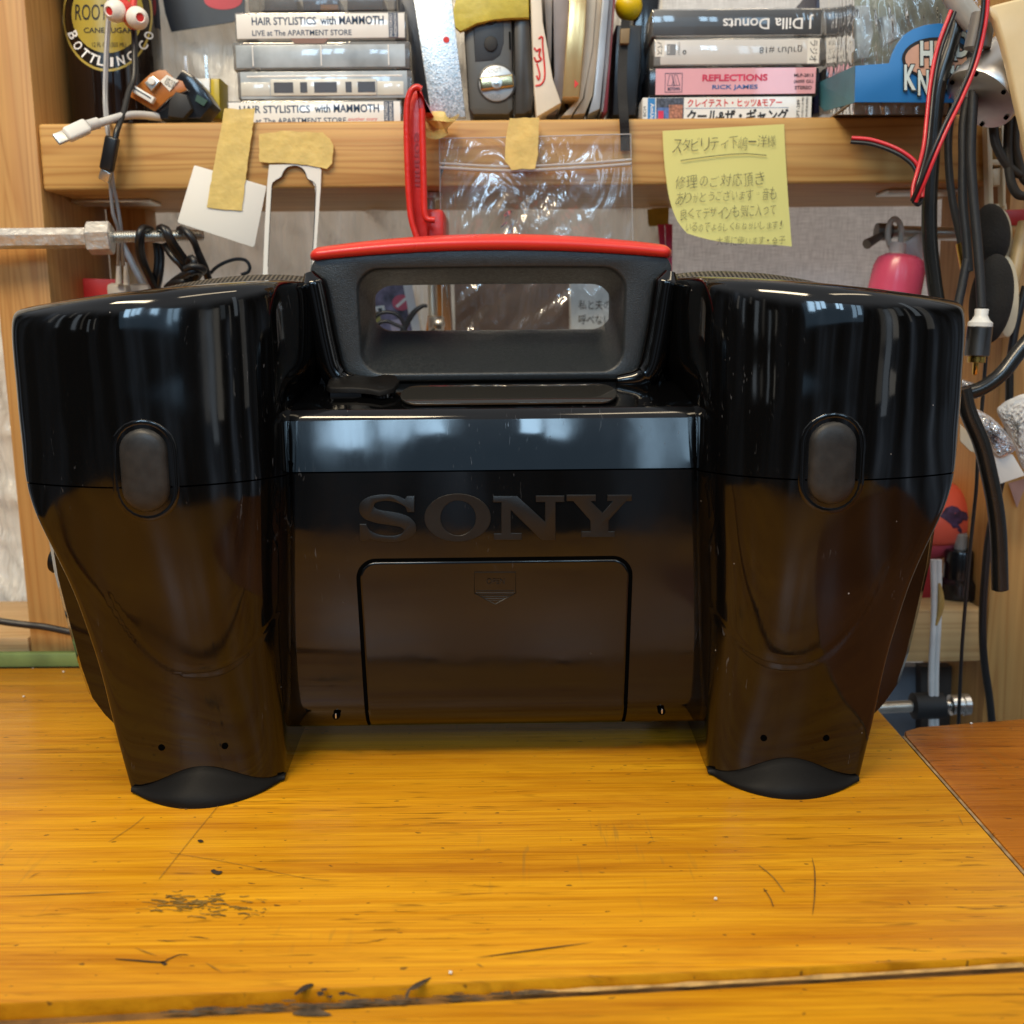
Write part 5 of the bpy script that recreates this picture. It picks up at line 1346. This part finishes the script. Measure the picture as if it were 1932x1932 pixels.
for q in ([(1085, 215, .66), (1070, 185, .645), (1015, 182, .632), (988, 260, .630), (1000, 380, .640), (1050, 500, .65), (1100, 600, .66)], [(1060, 230, .66), (1045, 200, .645), (1020, 200, .634), (1005, 270, .632), (1018, 390, .642), (1065, 510, .65), (1125, 610, .66)],
          [(1112, 285, .655), (1122, 400, .655), (1112, 500, .655), (1098, 610, .66)], [(1140, 290, .655), (1150, 400, .655), (1140, 520, .655), (1120, 610, .66)],
          [(1165, 215, .665), (1135, 185, .645), (1165, 178, .634), (1205, 262, .634), (1255, 350, .640), (1330, 440, .645), (1360, 470, .65)], [(1190, 205, .665), (1160, 180, .645), (1190, 190, .634), (1225, 262, .634), (1285, 350, .640), (1340, 420, .645), (1390, 460, .65)],
          [(1175, 300, .65), (1230, 380, .645), (1290, 440, .645), (1330, 500, .65)],
          [(1300, 215, .665), (1280, 188, .645), (1325, 200, .636), (1385, 280, .636), (1430, 400, .645), (1470, 500, .65), (1500, 600, .66)], [(1340, 205, .66), (1375, 250, .64), (1410, 340, .640), (1460, 450, .645), (1490, 540, .65), (1520, 610, .66)],
          [(1340, 420, .640), (1365, 392, .634), (1385, 420, .632), (1365, 480, .634), (1320, 530, .64), (1330, 590, .65)], [(1320, 470, .632), (1380, 450, .630), (1450, 470, .634), (1430, 500, .64), (1370, 540, .642), (1300, 560, .64), (1240, 570, .645), (1190, 600, .655)], [(1300, 520, .636), (1360, 490, .632), (1420, 490, .636), (1400, 540, .642), (1340, 560, .642)], [(1200, 590, .65), (1260, 540, .645), (1330, 500, .636)],
          [(1500, 500, .66), (1540, 460, .66), (1600, 425, .66), (1680, 400, .66), (1750, 408, .66), (1780, 450, .66), (1770, 490, .66), (1720, 510, .66)]):
    mb.tube(pts3(c8(q), .65), .0022 if q[0][0] != 1500 else .0011, 8, 6)
mb.build('cord', 'cable_black', cb_, 60)
rb = tag(slab('red_box', [(147, 526), (159, 525), (222, 527), (222, 640), (160, 640)], .69, .02, mt('red_card', (.62, .03, .035), .4), None, .0006), 'small red box standing on the rail behind the pine post', 'box')
fc = tag(MB().tube(pts3([(-60, 1158, .625), (0, 1172, .626), (50, 1179, .628), (85, 1183, .628), (140, 1194, .63), (200, 1205, .63)], .63), .0023, 10, 6).build('black_lead', 'cable_black'), 'black lead crossing the foot of the pine post', 'cable')

# seen through the handle
pr = tag(slab('printed_sheet', [(640, 520), (757, 520), (772, 600), (786, 650), (640, 650)], .74, .001, mt('print_mix', (.16, .13, .19), .5, var=.9, vscale=90)), 'dark purple printed sheet seen through the handle opening', 'printed sheet')
for nm, px, m, l in (('print_circle', ell(757, 571, 17, 15), mt('print_rose', (.55, .08, .12), .5), .0002), ('print_bar', [(746, 577), (764, 561), (768, 565), (750, 581)], 'white_paper', .0004), ('print_square', [(707, 578), (725, 576), (728, 592), (711, 594)], 'white_paper', .0002), ('print_glyph', [(713, 582), (720, 581), (722, 588), (715, 589)], 'ink', .0004), ('print_patch', [(698, 590), (715, 588), (720, 610), (700, 612)], mt('print_olive', (.35, .30, .06), .5), .0002), ('print_patch', [(735, 605), (760, 600), (765, 628), (740, 632)], mt('print_pale', (.55, .45, .50), .5), .0002)):
    o = slab(nm, px, .74 - l, .0001, m, None, 0, 0); adopt(o, pr)
tag(slab('white_strip', [(760, 535), (777, 535), (797, 640), (781, 640)], .735, .003, 'white_plastic'), 'narrow white strip seen through the handle beside the purple sheet', 'strip')
tag(slab('wood_block', [(826, 500), (846, 500), (853, 650), (800, 650), (812, 560)], .700, .015, mt('amber_wood', (.30, .11, .012), .3, var=.15)), 'amber brown wooden block behind the clamp screw', 'block')
mb = MB()
for q in ([(705, 640), (700, 612), (716, 592), (740, 590), (757, 602), (766, 628), (764, 645)], [(712, 640), (712, 614), (728, 606), (745, 612), (764, 622), (778, 645)], [(750, 640), (765, 610), (780, 588), (795, 578), (806, 577)], [(756, 640), (772, 606), (786, 586), (800, 576)]):
    mb.tube(pts3(q, .705), .0013, 8, 6)
tag(mb.build('coiled_wire', 'cable_black', None, 60), 'thin black wire coiled behind the handle opening', 'wire')
pn = thing('paper_note', 'white paper note with brush writing seen at the end of the handle opening', 'note', P(1120, 590, .72))
slab('paper', [(1076, 530), (1180, 530), (1180, 650), (1078, 650)], .72, .0005, 'white_paper', pn)
text_px('私と夫の', 1092, 566, 1152, 584, .7194, 'pencil', pn); text_px('呼べない', 1092, 594, 1152, 612, .7194, 'pencil', pn); text_px('ため', 1094, 622, 1125, 638, .7194, 'pencil', pn)
tag(slab('brown_card', [(856, 500), (1074, 500), (1074, 660), (860, 660)], .745, .001, mt('brown_card', (.26, .13, .075), .6, var=.2)), 'reddish brown card behind the clear zip bag', 'card')

# pink zip ribbon and tape behind the note
zr = thing('pink_ribbon', 'bright pink zipper ribbon hanging below the yellow note', 'ribbon', P(1255, 450, .71))
mt('pink_cloth', (.75, .06, .16), .7, bmp=(500, .6, .0006))
slab('ribbon', [(1241, 423), (1254, 423), (1258, 520), (1250, 520)], .712, .001, 'pink_cloth', zr, .0003); slab('ribbon', [(1255, 422), (1269, 423), (1268, 520), (1259, 520)], .711, .001, 'pink_cloth', zr, .0003)
tape_piece('tape_strip', torn([(1221, 395), (1262, 390), (1262, 424), (1224, 428)], 1.5, 12), .745, 'faded yellow tape patch behind the pink ribbon', 'masking_tape_back')

# ================================================================== right-hand side
def c5_(q): return [(1533.4 + .2646 * p[0], .2646 * p[1]) + tuple(p[2:]) for p in q]
def c6_(q): return [(1533.4 + .2646 * p[0], 447.2 + .2646 * p[1]) + tuple(p[2:]) for p in q]
def c7_(q): return [(1533.4 + .2646 * p[0], 894.4 + .2646 * p[1]) + tuple(p[2:]) for p in q]
tag(MB().tube(pts3([(1818, -30), (1811, 16), (1795, 79), (1771, 159), (1762, 238), (1758, 304), (1754, 370), (1754, 450), (1762, 527), (1770, 580), (1778, 640)], .596), .0043, 16, 8).build('thick_cable', mt('cable_gloss', (.014, .014, .013), .22)), 'thick glossy black cable falling in front of the toy box and shelf', 'cable')
sw = thing('speaker_wire', 'red and black twin speaker wire knotted in front of the shelf edge', 'wire', P(1740, 350, .57))
def twin(q, Y, d, parent, r_=.0011):
    for (m, s_) in (('wire_red', 1), ('cable_black', -1)):
        pts = []
        base = smooth(pts3(q, Y), 8)
        for i, p in enumerate(base):
            t_ = base[min(i + 1, len(base) - 1)] - base[max(i - 1, 0)]; n2 = t_.cross(Vector((0, 1, 0))).normalized()
            pts.append(p + n2 * s_ * d * r_)
        MB().tube(pts, r_, 10, 1).build('conductor', m, parent, 60)
mt('wire_red', (.62, .025, .035), .32)
twin([(1861, -30, .56), (1856, 40, .56), (1838, 119, .56), (1811, 185, .558), (1785, 238, .556), (1760, 295, .556), (1740, 345, .558), (1724, 380, .562)], .56, 1.0, sw)
twin([(1798, 21, .58), (1772, 92, .58), (1759, 158, .578), (1752, 225, .574), (1746, 278, .570), (1735, 322, .566), (1726, 355, .564), (1726, 378, .562)], .58, -1.0, sw)
twin([(1736, 372, .566), (1738, 345, .568), (1735, 330, .570), (1722, 306, .572), (1690, 284, .575), (1645, 268, .58), (1606, 264, .584)], .57, -1.0, sw)
MB().tube(pts3([(1724, 380, .562), (1732, 386, .565), (1738, 378, .568), (1737, 366, .567)], .565), .0012, 10, 6).build('knot', 'cable_black', sw, 60)

def braid_mat():
    m, t, b = mat_base('braided_sleeve'); v = coords(t, (1, 1, 1))
    w_ = N(t, 'ShaderNodeTexWave', wave_type='BANDS', bands_direction='Z'); w_.inputs['Scale'].default_value = 420.0; w_.inputs['Distortion'].default_value = 3.0; t.links.new(v, w_.inputs['Vector'])
    t.links.new(ramp(t, w_.outputs['Fac'], [(.3, (.008, .009, .010)), (.8, (.035, .038, .042))]), b.inputs['Base Color']); b.inputs['Roughness'].default_value = .5
    bump(t, b, w_.outputs['Fac'], .35, .0003); MAT['braid'] = m
braid_mat()
ba = thing('audio_cable', 'black braided audio cable ending in a silver plug with gold pin', 'cable', P(1850, 500, .58))
wire('cord', c5_([(1160, 330), (1140, 800), (1128, 1100), (1145, 1400), (1172, 1700), (1192, 1960)]) + [(1852, 580)], .585, .0026, 'braid', ba)
ax0, ax1 = P(1852.5, 583, .585), P(1839, 708, .585); axd = (ax1 - ax0); L_ = axd.length
def seg(f0, f1, prof, m, nm): 
    p = ax0 + axd * f0; l = L_ * (f1 - f0); MB().lathe([(r_, h_ * l) for r_, h_ in prof], p, axd, 28).build(nm, m, ba, 40)
seg(0, .27, [(.0036, 0), (.0038, .03), (.0036, .35), (.0050, .62), (.0068, .75), (.0068, .97), (.006, 1)], 'white_plastic', 'boot')
mt('gunmetal', (.20, .195, .19), .32, 1.0)
seg(.265, .71, [(.0066, 0), (.0069, .02), (.0069, .97), (.0060, 1)], 'gunmetal', 'barrel'); mt('gold', (.75, .48, .12), .2, 1.0)
seg(.71, .81, [(.0046, 0), (.0050, .05), (.0050, .95), (.0046, 1)], 'gold', 'contact_ring'); seg(.81, 1.0, [(.0017, 0), (.0017, .85), (.0008, 1)], 'gold', 'pin')
tag(wire('braided_cable', c5_([(1215, 300), (1085, 800), (1072, 1150), (1072, 1450), (1095, 1700), (1110, 1930)]) + [(1825, 490), (1815, 540), (1806, 585), (1800, 640)], .592, .0026, 'braid'), 'black braided cable swinging in behind the stereo, beside the silver plug', 'cable')
bs_ = thing('braided_lead', 'thinner black braided lead with brass sleeve beside the foam earpads', 'cable', P(1800, 300, .60))
wire('cord', c5_([(1120, 420), (1010, 700), (970, 950), (970, 1180), (995, 1420), (1040, 1640), (1058, 1730)]), .605, .0022, 'braid', bs_)
a_, b_ = P(*c5_([(1056, 1730)])[0], .605), P(1822, 515, .605); MB().lathe([(.003, 0), (.0032, (b_ - a_).length * .25), (.0028, (b_ - a_).length)], a_, b_ - a_, 16).build('sleeve', 'gold', bs_)
k_ = 0
for q in ([(1285, 830), (1300, 1000), (1340, 1100), (1400, 1190), (1470, 1240), (1530, 1250)], [(1400, 830), (1392, 1050), (1405, 1250), (1430, 1340), (1470, 1390), (1530, 1400)], [(1450, 830), (1440, 1030), (1460, 1130), (1500, 1260), (1530, 1300)]):
    tag(wire('braided_cable', c5_(q), .60, .0026, 'braid'), ('black braided cable looping off past the cream stand, nearest to the silver lamp', 'black braided cable hanging lowest beside the red metal bar', 'black braided cable between two others under the silver lamp')[k_], 'cable', 'braided cables under the lamp'); k_ += 1

# lamp, shade
lp = thing('clamp_lamp', 'brushed silver lamp head with joint and grey sleeves above the cables', 'lamp', P(1850, 150, .60))
mt('brushed', (.62, .60, .57), .40, 1.0, var=.1)
c_ = P(1849, 186, .585); u1 = (P(1898, 236, .585) - P(1801, 138, .585)); rr_ = u1.length / 2; u1.normalize()
axl = u1.cross(Vector((0, 1, 0))).normalized(); 
if axl.x > 0: axl = -axl
axl = (axl + Vector((0, -.22, 0))).normalized()
mb = MB(); mb.lathe([(rr_ * .5, 0.001), (rr_ * .97, .0005), (rr_, -.001), (rr_ * .99, -.006), (rr_ * .95, -.012), (rr_ * .86, -.026), (rr_ * .70, -.040), (rr_ * .52, -.052), (rr_ * .4, -.066)], c_, axl, 56); mb.build('reflector', 'brushed', lp, 40)
mb = MB()
for k in range(6):
    a_ = 2 * math.pi * k / 6 + .3; p = c_ + (u1 * math.cos(a_) + axl.cross(u1) * math.sin(a_)) * rr_ * .86; mb.lathe([(.0012, 0), (.0012, .0016)], p, axl, 10)
mb.build('vent_holes', 'gap_black', lp)
wire('sleeve', [(1868, 22, .578), (1856, 90, .578)], .58, .0036, mt('sleeve_grey', (.16, .15, .14), .4), lp, 16, 1); wire('sleeve', [(1849, 26, .574), (1834, 92, .574)], .575, .0044, 'sleeve_grey', lp, 16, 1)
wire('joint', [(1792, -20, .59), (1812, 10, .59), (1838, 44, .59)], .59, .0062, mt('joint_plastic', (.42, .41, .38), .15), lp, 20, 4)
mt('cream_enamel', (.70, .56, .32), .4, var=.05)
tag(slab('lamp_shade', [(1862, 14), (1878, 8), (1940, -8), (2020, -10), (2020, 330), (1950, 330), (1932, 245), (1919, 190), (1906, 130), (1894, 82), (1879, 38)], .560, .005, 'cream_enamel', None, .0015, 60), 'smooth cream lamp shade at the edge beside the silver lamp', 'lamp shade')
# cream stand
st = thing('cream_stand', 'cream plastic stand strip fixed beside the end of the shelf board', 'stand', P(1880, 300, .64))
mt('cream_plastic', (.62, .54, .38), .4)
for px in ([(1861, 212), (1872, 212), (1876, 392), (1866, 392)], [(1890, 230), (1898, 230), (1899, 390), (1892, 390)], [(1870, 232), (1892, 230), (1892, 242), (1870, 242)], [(1870, 300), (1894, 300), (1894, 312), (1870, 312)], [(1872, 318), (1890, 316), (1889, 350), (1874, 350)], [(1872, 384), (1900, 384), (1902, 396), (1874, 396)]):
    slab('bar', px, .633 + .0007 * len(st.children), .006, 'cream_plastic', st, .0012)
# foam headphones
hp = thing('headphones', 'pair of black foam earpads on cream headphones hanging on the wooden post', 'headphones', P(1870, 520, .62))
mt('foam', (.012, .011, .010), .95, bmp=(700, .8, .0008))
for (cx, cy, rx, ry, Y_, tilt) in ((1871, 442, 31, 58, .622, -.12), (1870, 565, 38, 86, .606, .05)):
    mb = MB(); rows = []; cP = P(cx, cy, Y_); sx = (P(cx + rx, cy, Y_) - cP).length; sz = (P(cx, cy - ry, Y_) - cP).length
    for i in range(17):
        ph_ = math.pi * (i + .02) / 16.04
        rows.append([cP + Vector((sx * math.sin(ph_) * math.cos(a_) * 1 , -.012 * math.cos(ph_), sz * math.sin(ph_) * math.sin(a_))) + Vector((tilt * sz * math.sin(ph_) * math.sin(a_), 0, 0)) for a_ in np.linspace(0, 2 * math.pi, 36, endpoint=False)])
    mb.grid(rows, cu=True); mb.build('earpad', 'foam', hp, 80)
slab('ear_housing', ell(1893, 455, 22, 62, 30), .634, .012, 'cream_plastic', hp, .004); slab('ear_housing', ell(1902, 560, 24, 78, 30), .620, .012, 'cream_plastic', hp, .004)
wire('band', [(1934, 420, .63), (1922, 470, .628), (1912, 520, .626), (1902, 560, .63)], .63, .0042, mt('tan_plastic', (.48, .34, .16), .4), hp, 14)
tag(slab('red_bar', [(1893, 396), (1960, 393), (1960, 424), (1900, 426)], .640, .01, mt('dark_red_metal', (.36, .015, .012), .35), None, .001), 'dark red metal bar sticking out behind the foam earpads', 'bar')

# clamp holding the ring, pink bottle
rcp = thing('screw_clamp', 'grey screw clamp rod with handle pin poking out under the shelf', 'clamp', P(1720, 437, .70))
a_, b_ = P(1654, 437, .70), P(1815, 442, .70)
MB().lathe(threads((b_ - a_).length, .0046, .0014), a_, b_ - a_, 16).build('rod', 'zinc', rcp, 30)
MB().lathe([(.0058, 0), (.0058, .010)], P(1653, 437, .699), b_ - a_, 12).build('nut', mt('dull_steel', (.22, .20, .18), .45, .9), rcp)
wire('pin', [(1664, 444, .692), (1650, 452, .688), (1635, 461, .684)], .69, lambda u: .0022 + .0012 * u, 'dull_steel', rcp, 10)
pb = thing('pink_bottle', 'pink and white bottle key charm hung by a white ring from the screw clamp', 'bottle', P(1685, 520, .69))
MB().tube([P(1688 + 13 * math.cos(a_), 442 + 29 * math.sin(a_), .687) for a_ in np.linspace(0, 2 * math.pi, 24, endpoint=False)], .0019, 10, 1, True).build('ring', mt('ring_cream', (.58, .54, .46), .4), pb)
a_, b_ = P(1702, 480, .684), P(1672, 620, .684); d_ = b_ - a_; L_ = d_.length
MB().lathe([(.004, 0), (.011, .0008), (.0150, .0035), (.0168, .009), (.0172, .02), (.0176, L_)], a_, d_, 36).build('body', mt('hot_pink', (.74, .10, .20), .25, var=.03), pb)
MB().lathe([(.0052, -.0075), (.0052, -.001), (.0065, .0005)], a_ - Vector((.004, 0, 0)), d_, 18).build('neck', 'ear_white', pb)
cap_ = thing('white_stopper', 'ribbed white screw stopper next to the pink bottle charm', 'stopper', P(1722, 475, .70))
a_, b_ = P(1712, 452, .70), P(1736, 492, .70); MB().lathe([(.0085, 0)] + [(.0088 + .0004 * (k % 2), .001 + .0016 * k) for k in range(10)] + [(.0088, .0175)], a_, b_ - a_, 28).build('body', 'ear_white', cap_)

# thick tubes and thin leads at the right
tag(wire('thick_tube', [(1990, 590), (1932, 652), (1891, 704), (1851, 733), (1812, 745)], .560, .0043, 'cable_gloss'), 'thick black tube curving in from the edge toward the stereo', 'tube')
tt = thing('hanging_tube', 'thick black rubber tube hanging down with its open cut end', 'tube', P(1860, 900, .56))
q = [(1816, 733), (1827, 778), (1851, 835), (1866, 894), (1877, 950), (1884, 1013), (1887, 1112)]
wire('tube', q, .556, .0046, 'cable_gloss', tt, 18); MB().lathe([(.0030, 0), (.0030, .0004)], P(1887, 1113, .5555), (P(1887, 1112, .556) - P(1884, 1013, .556)), 16).build('bore', 'gap_black', tt)
tag(wire('thin_lead', [(1864, 600), (1861, 660), (1853, 765), (1845, 860), (1842, 920), (1836, 980), (1830, 1040), (1822, 1132), (1814, 1238), (1808, 1375)], .60, .0011, 'cable_black'), 'thin black lead running straight down behind the hanging tube', 'cable')
tag(wire('black_cable', [(1935, 540), (1916, 619), (1906, 685), (1904, 754), (1899, 850), (1886, 920), (1867, 1006), (1859, 1080), (1854, 1159), (1856, 1238), (1867, 1318), (1873, 1380)], .625, .0024, 'cable_black'), 'black cable running down the face of the right wooden post', 'cable')
wl = thing('white_twin_cable', 'white twin flex with a brown glue blob in front of the low rail', 'cable', P(1764, 1200, .61))
wire('core', [(1761, 1056), (1762, 1159), (1757, 1265), (1757, 1375)], .61, .0019, 'cable_white', wl); wire('core', [(1771, 1056), (1771, 1159), (1766, 1265), (1766, 1375)], .61, .0019, 'cable_white', wl)
MB().tube(pts3([(1772, 1100), (1775, 1125), (1774, 1150), (1766, 1180)], .6085), lambda u: .0008 + .0014 * math.sin(math.pi * u), 8, 6).build('glue_blob', mt('glue', (.38, .24, .07), .3), wl)
rk = tag(slab('red_tin', [(1700, 1060), (1757, 1058), (1757, 1140), (1700, 1142)], .672, .02, mt('deep_red', (.30, .012, .018), .35), None, .001), 'deep red tin on the low rail behind the white flex', 'tin')
bl_ = thing('round_toy', 'orange and pink ball with a dark animal silhouette on the low rail', 'ball', P(1747, 1058, .70))
cB = P(1747, 978, .70); rB = (P(1828, 978, .70) - cB).length
mt('ball_orange', (.68, .105, .065), .45, var=.05); mt('ball_pink', (.64, .10, .15), .45, var=.05); mt('ink_purple', (.045, .025, .07), .5, var=.6, vscale=300)
mb = MB(); mb.lathe([(rB * math.sin(a_), rB * math.cos(a_)) for a_ in np.linspace(.02, 2.05, 30)], cB, (0, 0, 1), 48); mb.build('upper_half', 'ball_orange', bl_, 80)
mb = MB(); mb.lathe([(rB * .992 * math.sin(a_), rB * .992 * math.cos(a_)) for a_ in np.linspace(2.06, math.pi - .02, 16)], cB, (0, 0, 1), 48); mb.build('lower_half', 'ball_pink', bl_, 80)
def on_ball(px, py, l):
    d = ray(px, py); o_ = Vector((0, 0, CAM_H)) - cB; r_ = rB + l; a2 = d.dot(d); b2 = 2 * o_.dot(d); c2 = o_.dot(o_) - r_ * r_; q_ = b2 * b2 - 4 * a2 * c2
    return Vector((0, 0, CAM_H)) + d * ((-b2 - math.sqrt(max(q_, 0))) / (2 * a2))
def on_ball_poly(px, l, name):
    b = bmesh.new(); f_ = b.faces.new([b.verts.new((x, y, 0)) for x, y in px]); bmesh.ops.triangulate(b, faces=[f_]); bmesh.ops.subdivide_edges(b, edges=list(b.edges), cuts=2)
    for v in b.verts: v.co = on_ball(v.co.x, v.co.y, l)
    mb = MB(); mb.bm(b); return mb.build(name, 'ink_purple', bl_, 80)
on_ball_poly(c7_([(905, 300), (950, 240), (990, 225), (1030, 235), (1060, 262), (1098, 275), (1108, 310), (1100, 332), (1075, 328), (1060, 350), (1040, 360), (1052, 378), (1065, 400), (1060, 430), (1045, 412), (1030, 400), (1040, 385), (1020, 372), (1000, 385), (985, 360), (950, 330)]), .0003, 'animal_silhouette')
jr = thing('black_jar', 'small black capped jar with a pale threaded neck on the low rail', 'jar', P(1806, 1155, .67))
zb_ = .0325
xj = P(1806, 1150, .67).x
MB().lathe([(.0125, 0), (.0135, .001), (.0135, .011), (.0120, .0125), (.0100, .014), (.0098, .032), (.0088, .034)], (xj, .672, zb_), (0, 0, 1), 36).build('jar_body', mt('jar_black', (.008, .008, .009), .18), jr, 40)
MB().lathe(threads(.012, .0044, .0014), (xj + .001, .674, zb_ + .033), (0, 0, 1), 18).build('threaded_neck', mt('dull_zinc', (.30, .30, .30), .5, .3), jr, 30)
lw = thing('vise_screw', 'threaded steel screw with black knob and silver end under the low rail', 'clamp', P(1740, 1330, .60))
a_, b_ = P(1640, 1336, .612), P(1722, 1332, .612); MB().lathe(threads((b_ - a_).length, .0040, .0013), a_, b_ - a_, 16).build('rod', 'zinc', lw, 30)
a_, b_ = P(1720, 1332, .612), P(1778, 1331, .612); MB().lathe([(.006, 0), (.0085, .001), (.0085, (b_ - a_).length)], a_, b_ - a_, 20).build('knob', 'black_matte', lw, 40)
a_, b_ = P(1776, 1331, .612), P(1826, 1329, .612); L_ = (b_ - a_).length; MB().lathe([(.0035, 0), (.0035, L_ * .3), (.0068, L_ * .34), (.0068, L_ * .72), (.0060, L_ * .75), (.0072, L_ * .8), (.0072, L_)], a_, b_ - a_, 20).build('silver_end', 'steel', lw, 40)
tag(slab('blue_grey_sheet', [(1640, 1258), (1738, 1258), (1738, 1420), (1640, 1420)], .70, .01, mt('blue_grey', (.17, .19, .22), .5)), 'blue grey sheet in the gap below the low rail', 'sheet')
tag(slab('dark_bracket', [(1738, 1258), (1796, 1258), (1796, 1420), (1738, 1420)], .69, .01, mt('umber', (.055, .045, .038), .6)), 'dark brown upright strip in the gap below the low rail', 'strip')
tag(slab('violet_card', [(1786, 840), (1838, 870), (1846, 1050), (1790, 1050)], .715, .001, mt('violet_card', (.20, .17, .20), .5)), 'dull violet card behind the orange ball', 'card')

# wrapped parcel at the right edge
def crumple(name, px, Y, amp, m, parent=None, seed=1, n=16):
    """a crumpled sheet whose outline is px, bulging towards the viewer"""
    r_ = random.Random(seed); b = bmesh.new(); cx = sum(p[0] for p in px) / len(px); cy = sum(p[1] for p in px) / len(px)
    dense_ = [(v.x, v.y) for v in smooth([Vector((x, y, 0)) for x, y in px], 5, True)]
    mb = MB(); rows = []
    for k in range(n + 1):
        f_ = max(.01, k / n); rows.append([P(cx + (x - cx) * f_, cy + (y - cy) * f_, Y - amp * (1 - f_ ** 2) - r_.uniform(0, amp * .55) * (1 - f_ ** 4)) for x, y in dense_])
    mb.grid(rows, cu=True); mb.v += [(x, y + .0012, z) for x, y, z in rows[-1]]
    return mb.build(name, m, parent, 28)
wpk = tag(slab('white_label', [(1850, 838), (1911, 858), (1934, 897), (1886, 913), (1868, 870)], .600, .0006, 'white_paper', None, .0001), 'blank white paper tag hanging below the crumpled foil', 'tag')
mt('foil', (.80, .80, .82), .16, .75, bmp=(90, 1.0, .004))
tag(crumple('crumpled_foil', [(1836, 772), (1864, 783), (1893, 809), (1912, 836), (1914, 850), (1889, 862), (1872, 848), (1856, 822), (1840, 800)], .597, .006, 'foil', None, 3), 'crumpled shiny clear foil behind the hanging black tube', 'foil')
tag(crumple('foil_scrap', [(1806, 716), (1824, 718), (1845, 728), (1830, 736), (1850, 742), (1836, 752), (1810, 745)], .60, .004, 'foil', None, 8), 'small silvery scrap of foil behind the bend of the thick tube', 'foil')
tag(crumple('milky_bag', [(1881, 776), (1890, 763), (1906, 753), (1940, 744), (1960, 780), (1950, 880), (1930, 884), (1917, 855), (1898, 812)], .612, .005, mt('milky_plastic', (.62, .60, .57), .3), None, 5), 'milky plastic bag at the edge beside the white paper tag', 'bag')
tag(slab('brown_sticker', [(1903, 912), (1938, 902), (1932, 925), (1919, 958)], .636, .0006, mt('mauve_card', (.33, .19, .16), .6)), 'mauve pointed sticker on the wooden post below the paper tag', 'sticker')
tag(slab('cloth_rag', [(1812, 800), (1840, 830), (1850, 860), (1830, 850), (1812, 832)], .604, .001, mt('cream_cloth', (.55, .50, .40), .8)), 'scrap of cream cloth tucked behind the hanging tube', 'cloth')
